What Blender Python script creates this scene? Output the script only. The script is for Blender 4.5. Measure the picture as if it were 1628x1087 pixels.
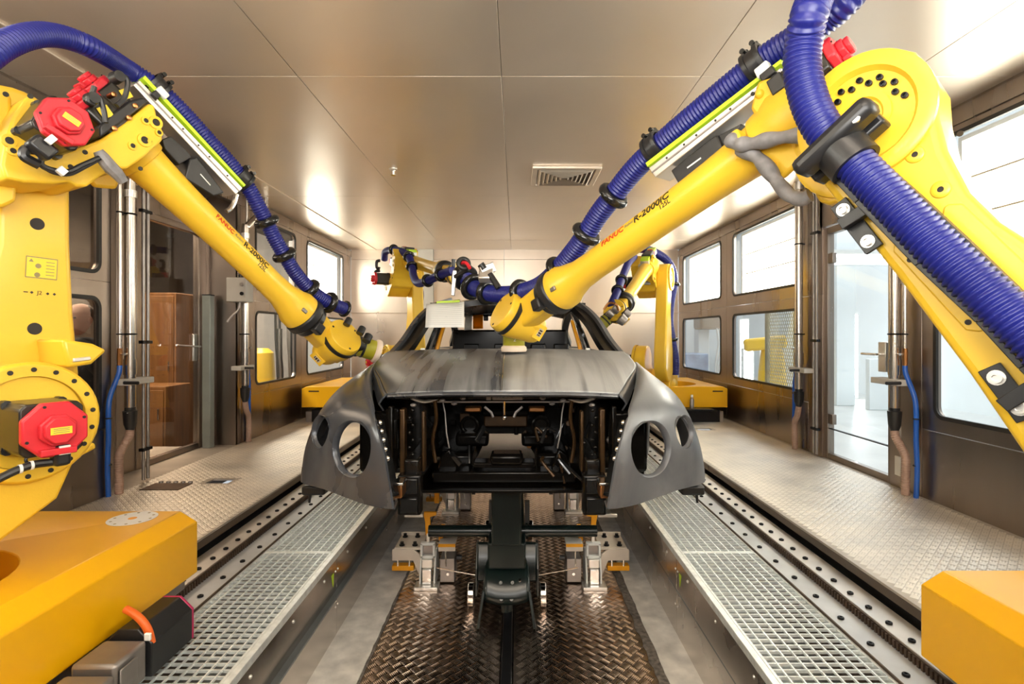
import bpy, bmesh, math, random
from math import sin, cos, pi, radians, hypot, atan2, sqrt
from mathutils import Vector, Matrix
import numpy as np
random.seed(7)
for _o in list(bpy.data.objects):
    bpy.data.objects.remove(_o)
SC = bpy.context.scene
COL = SC.collection

# ------------------------------------------------------------ camera
# eye 1.12 m above the walkways; X to the right, Y into the cell, Z up, Z = 0 on the walkways
EYE = 1.12
FPX, VX, VY = 870.0, 820.0, 531.0
cam = bpy.data.cameras.new('camera')
cam.sensor_width = 36.0
cam.lens = FPX / 1628.0 * 36.0
cam.shift_x = (814.0 - VX) / 1628.0
cam.shift_y = (VY - 543.5) / 1628.0
cam.clip_start = 0.02
camo = bpy.data.objects.new('camera', cam)
camo.location = (0, 0, EYE)
camo.rotation_euler = (pi / 2, 0, 0)
COL.objects.link(camo)
SC.camera = camo

# ------------------------------------------------------------ world: white overcast daylight outside the cell
world = bpy.data.worlds.new('world')
SC.world = world
world.use_nodes = True
_bg = world.node_tree.nodes['Background']
_bg.inputs['Color'].default_value = (0.86, 0.93, 1.0, 1)
_bg.inputs['Strength'].default_value = 0.6

# ------------------------------------------------------------ exposure and view
SC.view_settings.view_transform = 'Standard'
SC.view_settings.look = 'None'
SC.view_settings.exposure = 0.20
SC.view_settings.gamma = 1.0
SC.view_settings.use_curve_mapping = False
LIGHTBOX = 11.0          # radiance of the lit diffusers behind the upper windows

def area(name, loc, rot, sx, sy, power, color):
    l = bpy.data.lights.new(name, 'AREA')
    l.shape = 'RECTANGLE'; l.size = sx; l.size_y = sy; l.energy = power; l.color = color
    o = bpy.data.objects.new(name, l)
    o.location = loc; o.rotation_euler = rot
    COL.objects.link(o)
    return o
# added front fill, a flash-bounce lamp behind the camera, and lights for the halls
area('front_fill', (0.3, -1.9, 2.35), (radians(50), 0, 0), 3.6, 1.1, 48, (1.0, 0.96, 0.90))
area('bounce_lamp', (0.1, -0.6, 1.55), (radians(146), 0, 0), 1.8, 1.0, 112, (1.0, 0.965, 0.91))
area('hall_lamp_right', (4.8, 6.5, 4.3), (0, 0, 0), 2.6, 13.0, 310, (0.97, 0.99, 1.0))
area('hall_lamp_left', (-4.3, 5.6, 2.9), (0, 0, 0), 0.9, 7.0, 380, (1.0, 0.88, 0.74))

# ------------------------------------------------------------ helpers: where things stand
def at(px, py, d):
    """the point at depth d on the sight line through a place in the photograph"""
    return Vector(((px - VX) / FPX * d, d, EYE - (py - VY) / FPX * d))

def V(*a):
    return Vector(a)

# ------------------------------------------------------------ helpers: objects
def tag(o, label=None, cat=None, group=None, kind=None):
    if label: o['label'] = label
    if cat: o['category'] = cat
    if group: o['group'] = group
    if kind: o['kind'] = kind
    return o

def thing(name, loc, label=None, cat=None, group=None, kind=None):
    o = bpy.data.objects.new(name, None)
    o.empty_display_size = 0.05
    o.location = Vector(loc)
    COL.objects.link(o)
    return tag(o, label, cat, group, kind)

def origin_of(o):
    p = Vector((0, 0, 0))
    while o is not None:
        p += o.location
        o = o.parent
    return p

def copy_tree(o, parent=None):
    c = o.copy()
    COL.objects.link(c)
    if parent is not None:
        c.parent = parent
    for ch in list(o.children):
        copy_tree(ch, c)
    return c

def frame(d, up=Vector((0, 0, 1))):
    d = Vector(d).normalized()
    if abs(d.dot(up)) > 0.98:
        up = Vector((0, 1, 0)) if abs(d.y) < 0.9 else Vector((1, 0, 0))
    a = d.cross(up).normalized()
    b = a.cross(d).normalized()
    return a, b, d

class MB:
    """collects shapes in world coordinates; build() links them as one mesh object"""
    def __init__(self):
        self.v = []; self.f = []
    def add(self, vs, fs):
        n = len(self.v)
        self.v.extend([tuple(p) for p in vs])
        self.f.extend([tuple(i + n for i in f) for f in fs])
        return self
    def box(self, c, s, R=None):
        c = Vector(c)
        vs = []
        for dx in (-.5, .5):
            for dy in (-.5, .5):
                for dz in (-.5, .5):
                    p = Vector((dx * s[0], dy * s[1], dz * s[2]))
                    if R is not None: p = R @ p
                    vs.append(c + p)
        return self.add(vs, [(0, 1, 3, 2), (4, 6, 7, 5), (0, 4, 5, 1), (2, 3, 7, 6), (0, 2, 6, 4), (1, 5, 7, 3)])
    def bx(self, x0, x1, y0, y1, z0, z1):
        return self.box(((x0 + x1) / 2, (y0 + y1) / 2, (z0 + z1) / 2), (abs(x1 - x0), abs(y1 - y0), abs(z1 - z0)))
    def beam(self, p0, p1, w, h, up=Vector((0, 0, 1))):
        p0 = Vector(p0); p1 = Vector(p1)
        a, b, d = frame(p1 - p0, up)
        vs = []
        for p in (p0, p1):
            for sa, sb in ((-1, -1), (1, -1), (1, 1), (-1, 1)):
                vs.append(p + a * (sa * w / 2) + b * (sb * h / 2))
        return self.add(vs, [(3, 2, 1, 0), (4, 5, 6, 7), (0, 1, 5, 4), (1, 2, 6, 5), (2, 3, 7, 6), (3, 0, 4, 7)])
    def lathe(self, p0, d, prof, n=24, cap=True, phase=0.0, up=Vector((0, 0, 1))):
        """prof: (distance along d, radius)"""
        p0 = Vector(p0)
        a, b, d = frame(d, up)
        vs = []; fs = []
        for (t, r) in prof:
            for i in range(n):
                th = 2 * pi * i / n + phase
                vs.append(p0 + d * t + (a * cos(th) + b * sin(th)) * r)
        for k in range(len(prof) - 1):
            for i in range(n):
                j = (i + 1) % n
                fs.append((k * n + i, k * n + j, (k + 1) * n + j, (k + 1) * n + i))
        if cap:
            fs.append(tuple(reversed(range(n))))
            fs.append(tuple(range((len(prof) - 1) * n, len(prof) * n)))
        return self.add(vs, fs)
    def cyl(self, p0, p1, r0, r1=None, n=20, phase=0.0):
        p0 = Vector(p0); p1 = Vector(p1)
        return self.lathe(p0, p1 - p0, [(0, r0), ((p1 - p0).length, r0 if r1 is None else r1)], n, True, phase)
    def ring(self, c, d, R, r, n=28, m=10, flat=1.0):
        """torus with axis d"""
        c = Vector(c)
        a, b, d = frame(d)
        vs = []; fs = []
        for i in range(n):
            th = 2 * pi * i / n
            e = a * cos(th) + b * sin(th)
            for j in range(m):
                ph = 2 * pi * j / m
                vs.append(c + e * (R + r * cos(ph)) + d * (r * flat * sin(ph)))
        for i in range(n):
            for j in range(m):
                fs.append((i * m + j, ((i + 1) % n) * m + j, ((i + 1) % n) * m + (j + 1) % m, i * m + (j + 1) % m))
        return self.add(vs, fs)
    def ball(self, c, r, n=12, m=8):
        rx, ry, rz = r if isinstance(r, (tuple, list)) else (r, r, r)
        c = Vector(c)
        vs = [c + Vector((0, 0, rz))]
        for j in range(1, m):
            for i in range(n):
                th = 2 * pi * i / n; ph = pi * j / m
                vs.append(c + Vector((rx * sin(ph) * cos(th), ry * sin(ph) * sin(th), rz * cos(ph))))
        vs.append(c - Vector((0, 0, rz)))
        fs = []
        for i in range(n):
            fs.append((0, 1 + i, 1 + (i + 1) % n))
            for j in range(m - 2):
                fs.append((1 + j * n + i, 1 + (j + 1) * n + i, 1 + (j + 1) * n + (i + 1) % n, 1 + j * n + (i + 1) % n))
            fs.append((1 + (m - 2) * n + i, len(vs) - 1, 1 + (m - 2) * n + (i + 1) % n))
        return self.add(vs, fs)
    def prism(self, pts, off):
        """a closed outline of 3D points pushed along the vector off"""
        off = Vector(off)
        n = len(pts)
        vs = [Vector(p) for p in pts] + [Vector(p) + off for p in pts]
        fs = [tuple(reversed(range(n))), tuple(range(n, 2 * n))]
        for i in range(n):
            j = (i + 1) % n
            fs.append((i, j, n + j, n + i))
        return self.add(vs, fs)
    def tube(self, pts, r, n=12, cap=True):
        """a round tube through points; r a number or one per point"""
        pts = [Vector(p) for p in pts]
        N = len(pts)
        rs = r if isinstance(r, (list, tuple)) else [r] * N
        tang = []
        for i in range(N):
            t = pts[min(i + 1, N - 1)] - pts[max(i - 1, 0)]
            tang.append(t.normalized())
        a, b, d = frame(tang[0])
        vs = []; fs = []
        for i in range(N):
            d = tang[i]
            a = (a - d * a.dot(d)).normalized()
            b = d.cross(a)
            for k in range(n):
                th = 2 * pi * k / n
                vs.append(pts[i] + (a * cos(th) + b * sin(th)) * rs[i])
        for i in range(N - 1):
            for k in range(n):
                j = (k + 1) % n
                fs.append((i * n + k, i * n + j, (i + 1) * n + j, (i + 1) * n + k))
        if cap:
            fs.append(tuple(reversed(range(n))))
            fs.append(tuple(range((N - 1) * n, N * n)))
        return self.add(vs, fs)
    def grid(self, rows):
        n = len(rows[0])
        vs = [p for r in rows for p in r]
        fs = []
        for i in range(len(rows) - 1):
            for j in range(n - 1):
                fs.append((i * n + j, i * n + j + 1, (i + 1) * n + j + 1, (i + 1) * n + j))
        return self.add(vs, fs)
    def build(self, name, mat, parent=None, bevel=0.0, smooth=35, seg=2, solid=0.0, recalc=True):
        me = bpy.data.meshes.new(name)
        org = origin_of(parent) if parent is not None else Vector((0, 0, 0))
        vs = self.v
        if org.length > 0:
            vs = [(x - org.x, y - org.y, z - org.z) for (x, y, z) in self.v]
        me.from_pydata(vs, [], self.f)
        if recalc and len(self.f) < 60000:
            bm = bmesh.new(); bm.from_mesh(me)
            bmesh.ops.recalc_face_normals(bm, faces=bm.faces)
            bm.to_mesh(me); bm.free()
        if mat is not None: me.materials.append(mat)
        o = bpy.data.objects.new(name, me)
        COL.objects.link(o)
        if parent is not None: o.parent = parent
        if solid:
            m = o.modifiers.new('solid', 'SOLIDIFY'); m.thickness = solid; m.offset = 0.0
        if bevel > 0:
            m = o.modifiers.new('bevel', 'BEVEL'); m.width = bevel; m.segments = seg
            m.limit_method = 'ANGLE'; m.angle_limit = radians(38); m.harden_normals = False
        if smooth:
            shade(me, smooth)
        return o

def shade(me, angle):
    me.polygons.foreach_set('use_smooth', [True] * len(me.polygons))
    me.set_sharp_from_angle(angle=radians(angle))

def catmull(pts, per):
    """smooth path through points, per samples to each span"""
    P = [Vector(p) for p in pts]
    P = [P[0] * 2 - P[1]] + P + [P[-1] * 2 - P[-2]]
    out = []
    for i in range(1, len(P) - 2):
        p0, p1, p2, p3 = P[i - 1:i + 3]
        for k in range(per):
            t = k / per
            out.append(0.5 * ((2 * p1) + (p2 - p0) * t + (2 * p0 - 5 * p1 + 4 * p2 - p3) * t * t + (3 * p1 - p0 - 3 * p2 + p3) * t ** 3))
    out.append(P[-2].copy())
    return out

def resample(pts, step):
    out = [pts[0].copy()]
    need = step
    for i in range(len(pts) - 1):
        a, b = pts[i], pts[i + 1]
        L = (b - a).length
        pos = 0.0
        while L - pos >= need:
            pos += need
            out.append(a.lerp(b, pos / L))
            need = step
        need -= (L - pos)
    return out

def hose(name, pts, r, mat, parent, pitch=0.012, n=20, depth=0.10):
    """corrugated hose: rounded ribs all along"""
    path = resample(catmull(pts, 24), pitch / 4)
    rs = []
    for i in range(len(path)):
        k = i % 4
        rs.append(r * (1.0 if k in (0, 1) else 1 - depth))
    return MB().tube(path, rs, n).build(name, mat, parent, smooth=80, recalc=False)

def apply_mods(o):
    """keep the evaluated mesh of o and drop its modifiers"""
    dg = bpy.context.evaluated_depsgraph_get()
    dg.update()
    me = bpy.data.meshes.new_from_object(o.evaluated_get(dg))
    o.modifiers.clear()
    o.data = me
    return o

# ------------------------------------------------------------ materials
def new_mat(name):
    m = bpy.data.materials.new(name)
    m.use_nodes = True
    nt = m.node_tree
    return m, nt, nt.nodes['Principled BSDF']

def paint(name, col, rough=0.4, metal=0.0, noise=0.0, scale=6.0, bump=0.0, bscale=60.0, stretch=(1, 1, 1), coat=0.0, rvar=0.0, spec=None, dirt=None):
    """procedural surface: base colour with mottling, roughness variation, fine relief"""
    m, nt, b = new_mat(name)
    N, L = nt.nodes, nt.links
    b.inputs['Base Color'].default_value = (*col, 1)
    b.inputs['Roughness'].default_value = rough
    b.inputs['Metallic'].default_value = metal
    if coat: b.inputs['Coat Weight'].default_value = coat; b.inputs['Coat Roughness'].default_value = 0.12
    if spec is not None: b.inputs['Specular IOR Level'].default_value = spec
    tc = N.new('ShaderNodeTexCoord')
    mp = N.new('ShaderNodeMapping'); mp.inputs['Scale'].default_value = stretch
    L.new(tc.outputs['Object'], mp.inputs['Vector'])
    nz = N.new('ShaderNodeTexNoise'); nz.inputs['Scale'].default_value = scale; nz.inputs['Detail'].default_value = 5
    L.new(mp.outputs['Vector'], nz.inputs['Vector'])
    if noise:
        rp = N.new('ShaderNodeValToRGB')
        lo = tuple(max(0, c * (1 - noise)) for c in col); hi = tuple(min(1, c * (1 + noise)) for c in col)
        if dirt is not None: lo = dirt
        rp.color_ramp.elements[0].position = 0.3; rp.color_ramp.elements[1].position = 0.7
        rp.color_ramp.elements[0].color = (*lo, 1); rp.color_ramp.elements[1].color = (*hi, 1)
        L.new(nz.outputs['Fac'], rp.inputs['Fac']); L.new(rp.outputs['Color'], b.inputs['Base Color'])
    if rvar:
        mr = N.new('ShaderNodeMapRange')
        mr.inputs['To Min'].default_value = max(0.02, rough - rvar); mr.inputs['To Max'].default_value = rough + rvar
        mr.inputs['From Min'].default_value = 0.3; mr.inputs['From Max'].default_value = 0.7
        L.new(nz.outputs['Fac'], mr.inputs['Value']); L.new(mr.outputs['Result'], b.inputs['Roughness'])
    if bump:
        n2 = N.new('ShaderNodeTexNoise'); n2.inputs['Scale'].default_value = bscale; n2.inputs['Detail'].default_value = 3
        L.new(mp.outputs['Vector'], n2.inputs['Vector'])
        bp = N.new('ShaderNodeBump'); bp.inputs['Strength'].default_value = bump; bp.inputs['Distance'].default_value = 0.002
        L.new(n2.outputs['Fac'], bp.inputs['Height']); L.new(bp.outputs['Normal'], b.inputs['Normal'])
    return m

def glow(name, col, strength):
    m, nt, b = new_mat(name)
    b.inputs['Base Color'].default_value = (0.8, 0.8, 0.8, 1)
    b.inputs['Emission Color'].default_value = (*col, 1)
    b.inputs['Emission Strength'].default_value = strength
    return m

def sheet_mat(name, col):
    """thin sheet: part of the light on its back comes through"""
    m = bpy.data.materials.new(name); m.use_nodes = True
    nt = m.node_tree; N, L = nt.nodes, nt.links
    N.remove(N['Principled BSDF'])
    a = N.new('ShaderNodeBsdfDiffuse'); a.inputs['Color'].default_value = (*col, 1)
    t = N.new('ShaderNodeBsdfTranslucent'); t.inputs['Color'].default_value = (*col, 1)
    mx = N.new('ShaderNodeMixShader'); mx.inputs['Fac'].default_value = .6
    L.new(a.outputs['BSDF'], mx.inputs[1]); L.new(t.outputs['BSDF'], mx.inputs[2])
    L.new(mx.outputs['Shader'], N['Material Output'].inputs['Surface'])
    return m

def pane_mat(name, tint, ior=1.45):
    m = bpy.data.materials.new(name); m.use_nodes = True
    nt = m.node_tree; N, L = nt.nodes, nt.links
    N.remove(N['Principled BSDF'])
    tr = N.new('ShaderNodeBsdfTransparent'); tr.inputs['Color'].default_value = (*tint, 1)
    gl = N.new('ShaderNodeBsdfGlossy'); gl.inputs['Roughness'].default_value = 0.02
    lw = N.new('ShaderNodeLayerWeight'); lw.inputs['Blend'].default_value = 0.5
    pw = N.new('ShaderNodeMath'); pw.operation = 'POWER'; pw.inputs[1].default_value = 5.0
    fr = N.new('ShaderNodeMath'); fr.operation = 'MULTIPLY_ADD'; fr.inputs[1].default_value = 0.9; fr.inputs[2].default_value = ((ior - 1) / (ior + 1)) ** 2
    L.new(lw.outputs['Facing'], pw.inputs[0]); L.new(pw.outputs[0], fr.inputs[0])
    mx = N.new('ShaderNodeMixShader')
    L.new(fr.outputs[0], mx.inputs['Fac']); L.new(tr.outputs['BSDF'], mx.inputs[1]); L.new(gl.outputs['BSDF'], mx.inputs[2])
    L.new(mx.outputs['Shader'], N['Material Output'].inputs['Surface'])
    return m

M = {}
M['steel_wall'] = paint('steel_wall', (0.33, 0.28, 0.245), 0.30, 1.0, 0.10, 3.0, 0.05, 40, (1, 1, 0.15), rvar=0.06)
M['steel_dark'] = paint('steel_dark', (0.29, 0.245, 0.21), 0.33, 1.0, 0.12, 3.0, 0.05, 40, (1, 1, 0.15), rvar=0.06)
M['ceiling'] = paint('ceiling_steel', (0.86, 0.755, 0.635), 0.34, 0.70, 0.04, 1.2, rvar=0.05)
M['back_wall'] = paint('back_wall_steel', (0.74, 0.64, 0.54), 0.33, 0.9, 0.06, 2.0, 0.08, 8.0, (1, 1, 0.3), rvar=0.06)
M['skirt'] = paint('skirt_steel', (0.70, 0.65, 0.60), 0.24, 1.0, 0.08, 2.0, 0.05, 30, (0.2, 1, 1), rvar=0.06)
M['gasket'] = paint('gasket_rubber', (0.018, 0.016, 0.014), 0.5, 0, 0.2)
M['tread_alu'] = paint('tread_aluminium', (0.86, 0.80, 0.71), 0.42, 0.60, 0.10, 4.0, 0.1, 120, rvar=0.08)
M['tread_pit'] = paint('tread_pit', (0.66, 0.55, 0.47), 0.17, 1.0, 0.18, 3.0, 0.1, 120, rvar=0.08)
M['tread_pit_base'] = paint('tread_pit_ground', (0.22, 0.175, 0.145), 0.24, 0.95, 0.3, 8.0)  # plate darker than its bars so the pattern stands out
M['tread_alu_base'] = paint('tread_alu_base', (0.58, 0.52, 0.45), 0.48, 0.5, 0.15, 4.0)
M['galv'] = paint('galvanised', (0.84, 0.885, 0.88), 0.36, 0.55, 0.12, 30.0, 0.1, 80)
M['pan_steel'] = paint('pan_steel', (0.30, 0.33, 0.34), 0.4, 0.7, 0.12, 6.0)
M['concrete'] = paint('concrete', (0.76, 0.73, 0.68), 0.85, 0, 0.22, 9.0, 0.5, 60)
M['pit_edge'] = paint('pit_edge', (0.17, 0.15, 0.13), 0.75, 0, 0.5, 40.0, 0.8, 80)
M['dark_floor'] = paint('dark_floor', (0.05, 0.045, 0.04), 0.6, 0, 0.3)
M['rail_steel'] = paint('rail_steel', (0.74, 0.71, 0.68), 0.42, 0.9, 0.10, 6.0, 0.05, 60, rvar=0.07)
M['channel'] = paint('channel_paint', (0.58, 0.60, 0.62), 0.38, 0.3, 0.12, 5.0)
M['rack'] = paint('rack_steel', (0.13, 0.09, 0.065), 0.45, 0.8, 0.25, 12.0)
M['bolt'] = paint('black_bolt', (0.012, 0.012, 0.014), 0.35, 0.6, 0.2)
M['yellow'] = paint('robot_yellow', (0.87, 0.55, 0.034), 0.36, 0, 0.04, 2.5, 0.06, 300, coat=0.15)
M['yellow_cover'] = paint('cover_yellow', (0.90, 0.46, 0.003), 0.33, 0, 0.04, 2.0, 0.05, 200, coat=0.2)
M['yellow_cast'] = paint('cast_yellow', (0.85, 0.53, 0.032), 0.42, 0, 0.05, 5.0, 0.25, 160)
M['amber'] = paint('amber_paint', (0.85, 0.36, 0.005), 0.4, 0, 0.08)
M['red'] = paint('motor_red', (0.66, 0.022, 0.035), 0.42, 0, 0.08, 8.0, 0.05, 200)
M['black'] = paint('black_plastic', (0.016, 0.016, 0.017), 0.38, 0, 0.25)
M['black_shiny'] = paint('black_shiny', (0.012, 0.012, 0.012), 0.16, 0, 0.2)
M['motor_black'] = paint('motor_black', (0.028, 0.024, 0.019), 0.36, 0.3, 0.4, 7.0, coat=0.2)
M['blue_hose'] = paint('blue_hose', (0.010, 0.015, 0.175), 0.36, 0, 0.10, 8.0)
M['blue_tube'] = paint('blue_tube', (0.012, 0.11, 0.52), 0.35, 0, 0.10)
M['pink_hose'] = paint('pink_hose', (0.42, 0.28, 0.22), 0.45, 0, 0.10)
M['grey_sleeve'] = paint('grey_sleeve', (0.22, 0.21, 0.21), 0.55, 0, 0.30, 22.0, 0.8, 30, (1, 1, 1))
M['aluminium'] = paint('aluminium', (0.82, 0.80, 0.76), 0.35, 0.9, 0.05, 10.0)
M['chrome'] = paint('chrome', (0.80, 0.78, 0.75), 0.14, 1.0, 0.05)
M['pipe_steel'] = paint('pipe_steel', (0.60, 0.55, 0.50), 0.24, 1.0, 0.06)
M['lime'] = paint('lime_strip', (0.55, 0.80, 0.03), 0.4, 0, 0.04)
M['white_plastic'] = paint('white_plastic', (0.80, 0.80, 0.77), 0.45, 0, 0.04)
M['label_yellow'] = paint('label_yellow', (0.90, 0.66, 0.04), 0.45, 0, 0.03)
M['ink'] = paint('ink_black', (0.018, 0.014, 0.010), 0.6, 0, 0.1)
M['ink_red'] = paint('ink_red', (0.62, 0.035, 0.01), 0.5, 0, 0.1)
M['ink_grey'] = paint('ink_grey', (0.30, 0.24, 0.10), 0.5, 0, 0.1)
M['olive'] = paint('sander_olive', (0.36, 0.33, 0.020), 0.42, 0, 0.10)
M['cream'] = paint('cream', (0.80, 0.66, 0.52), 0.7, 0, 0.08)
M['plate_cream'] = paint('plate_cream', (0.66, 0.58, 0.49), 0.42, 0.1, 0.08)
M['green_dark'] = paint('carrier_green', (0.006, 0.013, 0.012), 0.30, 0, 0.30, 8.0, 0.15, 40, coat=0.1)
M['carbody_black'] = paint('bay_black', (0.006, 0.005, 0.004), 0.20, 0.0, 0.4, 6.0, spec=.25)
M['bay_brown'] = paint('bay_brown', (0.06, 0.030, 0.010), 0.35, 0.5, 0.4, 10.0)
M['orange_cable'] = paint('orange_cable', (0.75, 0.13, 0.015), 0.45, 0, 0.08)
M['magenta'] = paint('magenta_cap', (0.42, 0.02, 0.09), 0.4, 0, 0.1)
M['gear_grey'] = paint('gearbox_grey', (0.34, 0.31, 0.29), 0.42, 0.7, 0.15, 8.0)
M['post_green'] = paint('post_grey_green', (0.26, 0.29, 0.27), 0.4, 0.2, 0.1)
M['box_grey'] = paint('box_grey', (0.52, 0.50, 0.46), 0.45, 0, 0.06)
M['white_wall'] = paint('hall_white', (0.78, 0.82, 0.83), 0.6, 0, 0.05, 1.5)
M['hall_floor'] = paint('hall_floor', (0.66, 0.66, 0.64), 0.35, 0.2, 0.1, 2.0)
M['wood'] = paint('cabinet_wood', (0.36, 0.17, 0.06), 0.5, 0, 0.25, 3.0, 0.1, 30, (6, 6, 0.4))
M['slat_brown'] = paint('slat_brown', (0.42, 0.33, 0.24), 0.6, 0, 0.05)
M['booth_dark'] = paint('booth_dark', (0.16, 0.12, 0.09), 0.6, 0, 0.3, 2.0)
M['paper'] = paint('paper', (0.86, 0.86, 0.83), 0.75, 0, 0.02)
M['card_orange'] = sheet_mat('card_orange', (0.95, 0.42, 0.01))
M['paper_thin'] = sheet_mat('paper_thin', (0.92, 0.92, 0.90))
M['skin'] = paint('skin', (0.62, 0.34, 0.25), 0.5, 0, 0.06)
M['cloth_dark'] = paint('cloth_dark', (0.025, 0.024, 0.026), 0.85, 0, 0.3, 30.0, 0.4, 80)
M['hair'] = paint('hair', (0.10, 0.06, 0.04), 0.6, 0, 0.3, 60.0)
M['copper'] = paint('copper_bits', (0.55, 0.26, 0.10), 0.3, 1.0, 0.2)
M['pane'] = pane_mat('window_glass', (0.93, 0.95, 0.95))
M['pane_dark'] = pane_mat('window_glass_dimmed', (0.62, 0.58, 0.53), 1.5)  # tint darkens the view, standing in for the dimmer left rooms
M['lightbox'] = glow('lit_diffuser', (1.0, 0.925, 0.80), LIGHTBOX)
M['lamp_tube'] = glow('lamp_tube', (0.95, 0.97, 1.0), 14.0)

def car_primer(name, lo, hi, streak, x0, x1, amount):
    """grey primer with rubbed, lighter patches where it has been sanded: streaks along the panel, more towards x1, painting in right-hand light on the wings"""
    m, nt, b = new_mat(name)
    N, L = nt.nodes, nt.links
    tc = N.new('ShaderNodeTexCoord')
    mp = N.new('ShaderNodeMapping'); mp.inputs['Scale'].default_value = streak; mp.inputs['Rotation'].default_value = (0, 0, -.30)
    L.new(tc.outputs['Object'], mp.inputs['Vector'])
    n1 = N.new('ShaderNodeTexNoise'); n1.inputs['Scale'].default_value = 1.6; n1.inputs['Detail'].default_value = 5; n1.inputs['Distortion'].default_value = 0.5
    L.new(mp.outputs['Vector'], n1.inputs['Vector'])
    n2 = N.new('ShaderNodeTexNoise'); n2.inputs['Scale'].default_value = 2.2; n2.inputs['Detail'].default_value = 4; n2.inputs['Distortion'].default_value = .8
    L.new(tc.outputs['Object'], n2.inputs['Vector'])
    sx = N.new('ShaderNodeSeparateXYZ'); L.new(tc.outputs['Object'], sx.inputs['Vector'])
    mr = N.new('ShaderNodeMapRange'); mr.interpolation_type = 'SMOOTHSTEP'
    mr.inputs['From Min'].default_value = x0; mr.inputs['From Max'].default_value = x1; mr.inputs['To Min'].default_value = -.16; mr.inputs['To Max'].default_value = .16
    L.new(sx.outputs['X'], mr.inputs['Value'])
    ad = N.new('ShaderNodeMath'); ad.operation = 'ADD'
    L.new(n1.outputs['Fac'], ad.inputs[0]); L.new(mr.outputs['Result'], ad.inputs[1])
    a2 = N.new('ShaderNodeMath'); a2.operation = 'MULTIPLY_ADD'; a2.inputs[1].default_value = .35
    L.new(n2.outputs['Fac'], a2.inputs[0]); L.new(ad.outputs[0], a2.inputs[2])
    rp = N.new('ShaderNodeMapRange'); rp.inputs['From Min'].default_value = .54; rp.inputs['From Max'].default_value = .90; rp.inputs['To Max'].default_value = amount
    L.new(a2.outputs[0], rp.inputs['Value'])
    mx = N.new('ShaderNodeMix'); mx.data_type = 'RGBA'
    mx.inputs['A'].default_value = (*lo, 1); mx.inputs['B'].default_value = (*hi, 1)
    L.new(rp.outputs['Result'], mx.inputs['Factor']); L.new(mx.outputs['Result'], b.inputs['Base Color'])
    m2 = N.new('ShaderNodeMapRange'); m2.inputs['To Min'].default_value = 0.26; m2.inputs['To Max'].default_value = 0.50
    L.new(rp.outputs['Result'], m2.inputs['Value']); L.new(m2.outputs['Result'], b.inputs['Roughness'])
    b.inputs['Metallic'].default_value = 0.2
    return m
M['primer'] = car_primer('sanded_lit_primer', (.055, .060, .071), (.19, .193, .20), (3.0, 1.0, 1.6), -1.0, 1.2, .8)  # sanding, with the right side painted lighter for the window light there
M['hood_primer'] = car_primer('sanded_hood_primer', (.062, .067, .076), (.36, .365, .365), (6.0, .35, 1.0), -.55, .45, 1.0)

def mesh_fence():
    """expanded metal: round-the-clock diamonds cut by a wave pattern are geometry elsewhere; this is its paint"""
    return paint('mesh_wire', (0.42, 0.38, 0.26), 0.5, 0.6, 0.1)
M['wire'] = mesh_fence()
# ============================================================ the cell
XL, XR = -2.83, 2.79
ZC, YB, YF = 2.57, 9.40, -2.6
PIT = -0.59
XM = -0.036            # the track's middle

def holed(mapf, a0, a1, b0, b1, ha0, ha1, hb0, hb1, rad, thick, name, mat, parent, n=6):
    """flat panel in (a, b) with a round-cornered opening; mapf(a, b, depth) -> point"""
    oc = [(a0, b0), (a1, b0), (a1, b1), (a0, b1)]
    cc = [(ha0 + rad, hb0 + rad, pi), (ha1 - rad, hb0 + rad, 1.5 * pi), (ha1 - rad, hb1 - rad, 0), (ha0 + rad, hb1 - rad, .5 * pi)]
    ring = []
    for (ca, cb, s) in cc:
        for k in range(n + 1):
            th = s + (pi / 2) * k / n
            ring.append((ca + rad * cos(th), cb + rad * sin(th)))
    vs = []; fs = []
    m = len(ring)
    for dep in (0, thick):
        vs += [mapf(a, b, dep) for a, b in oc] + [mapf(a, b, dep) for a, b in ring]
    for k, base in enumerate((0, 4 + m)):
        for c in range(4):
            s = base + 4 + c * (n + 1)
            for i in range(n):
                fs.append((base + c, s + i, s + i + 1))
            nx = (c + 1) % 4
            fs.append((base + c, s + n, base + 4 + nx * (n + 1), base + nx))
    o2 = 4 + m
    for c in range(4):
        fs.append((c, (c + 1) % 4, o2 + (c + 1) % 4, o2 + c))
    for i in range(m):
        j = (i + 1) % m
        fs.append((4 + i, 4 + j, o2 + 4 + j, o2 + 4 + i))
    return MB().add(vs, fs).build(name, mat, parent, smooth=30)

def rr_ring(mapf, a0, a1, b0, b1, rad, w, proud, n=6):
    """round-cornered flat band around an opening"""
    vs = []; fs = []
    def loop(g):
        out = []
        for (ca, cb, s) in [(a0 + rad, b0 + rad, pi), (a1 - rad, b0 + rad, 1.5 * pi), (a1 - rad, b1 - rad, 0), (a0 + rad, b1 - rad, .5 * pi)]:
            for k in range(n + 1):
                th = s + (pi / 2) * k / n
                out.append((ca + (rad + g) * cos(th), cb + (rad + g) * sin(th)))
        return out
    L = [(loop(-w), 0.012), (loop(-w), -proud), (loop(w), -proud), (loop(w), 0.012)]
    m = len(L[0][0])
    for lp, dep in L:
        vs += [mapf(a, b, dep) for a, b in lp]
    for k in range(4):
        k2 = (k + 1) % 4
        for i in range(m):
            j = (i + 1) % m
            fs.append((k * m + i, k * m + j, k2 * m + j, k2 * m + i))
    return MB().add(vs, fs)

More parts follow.
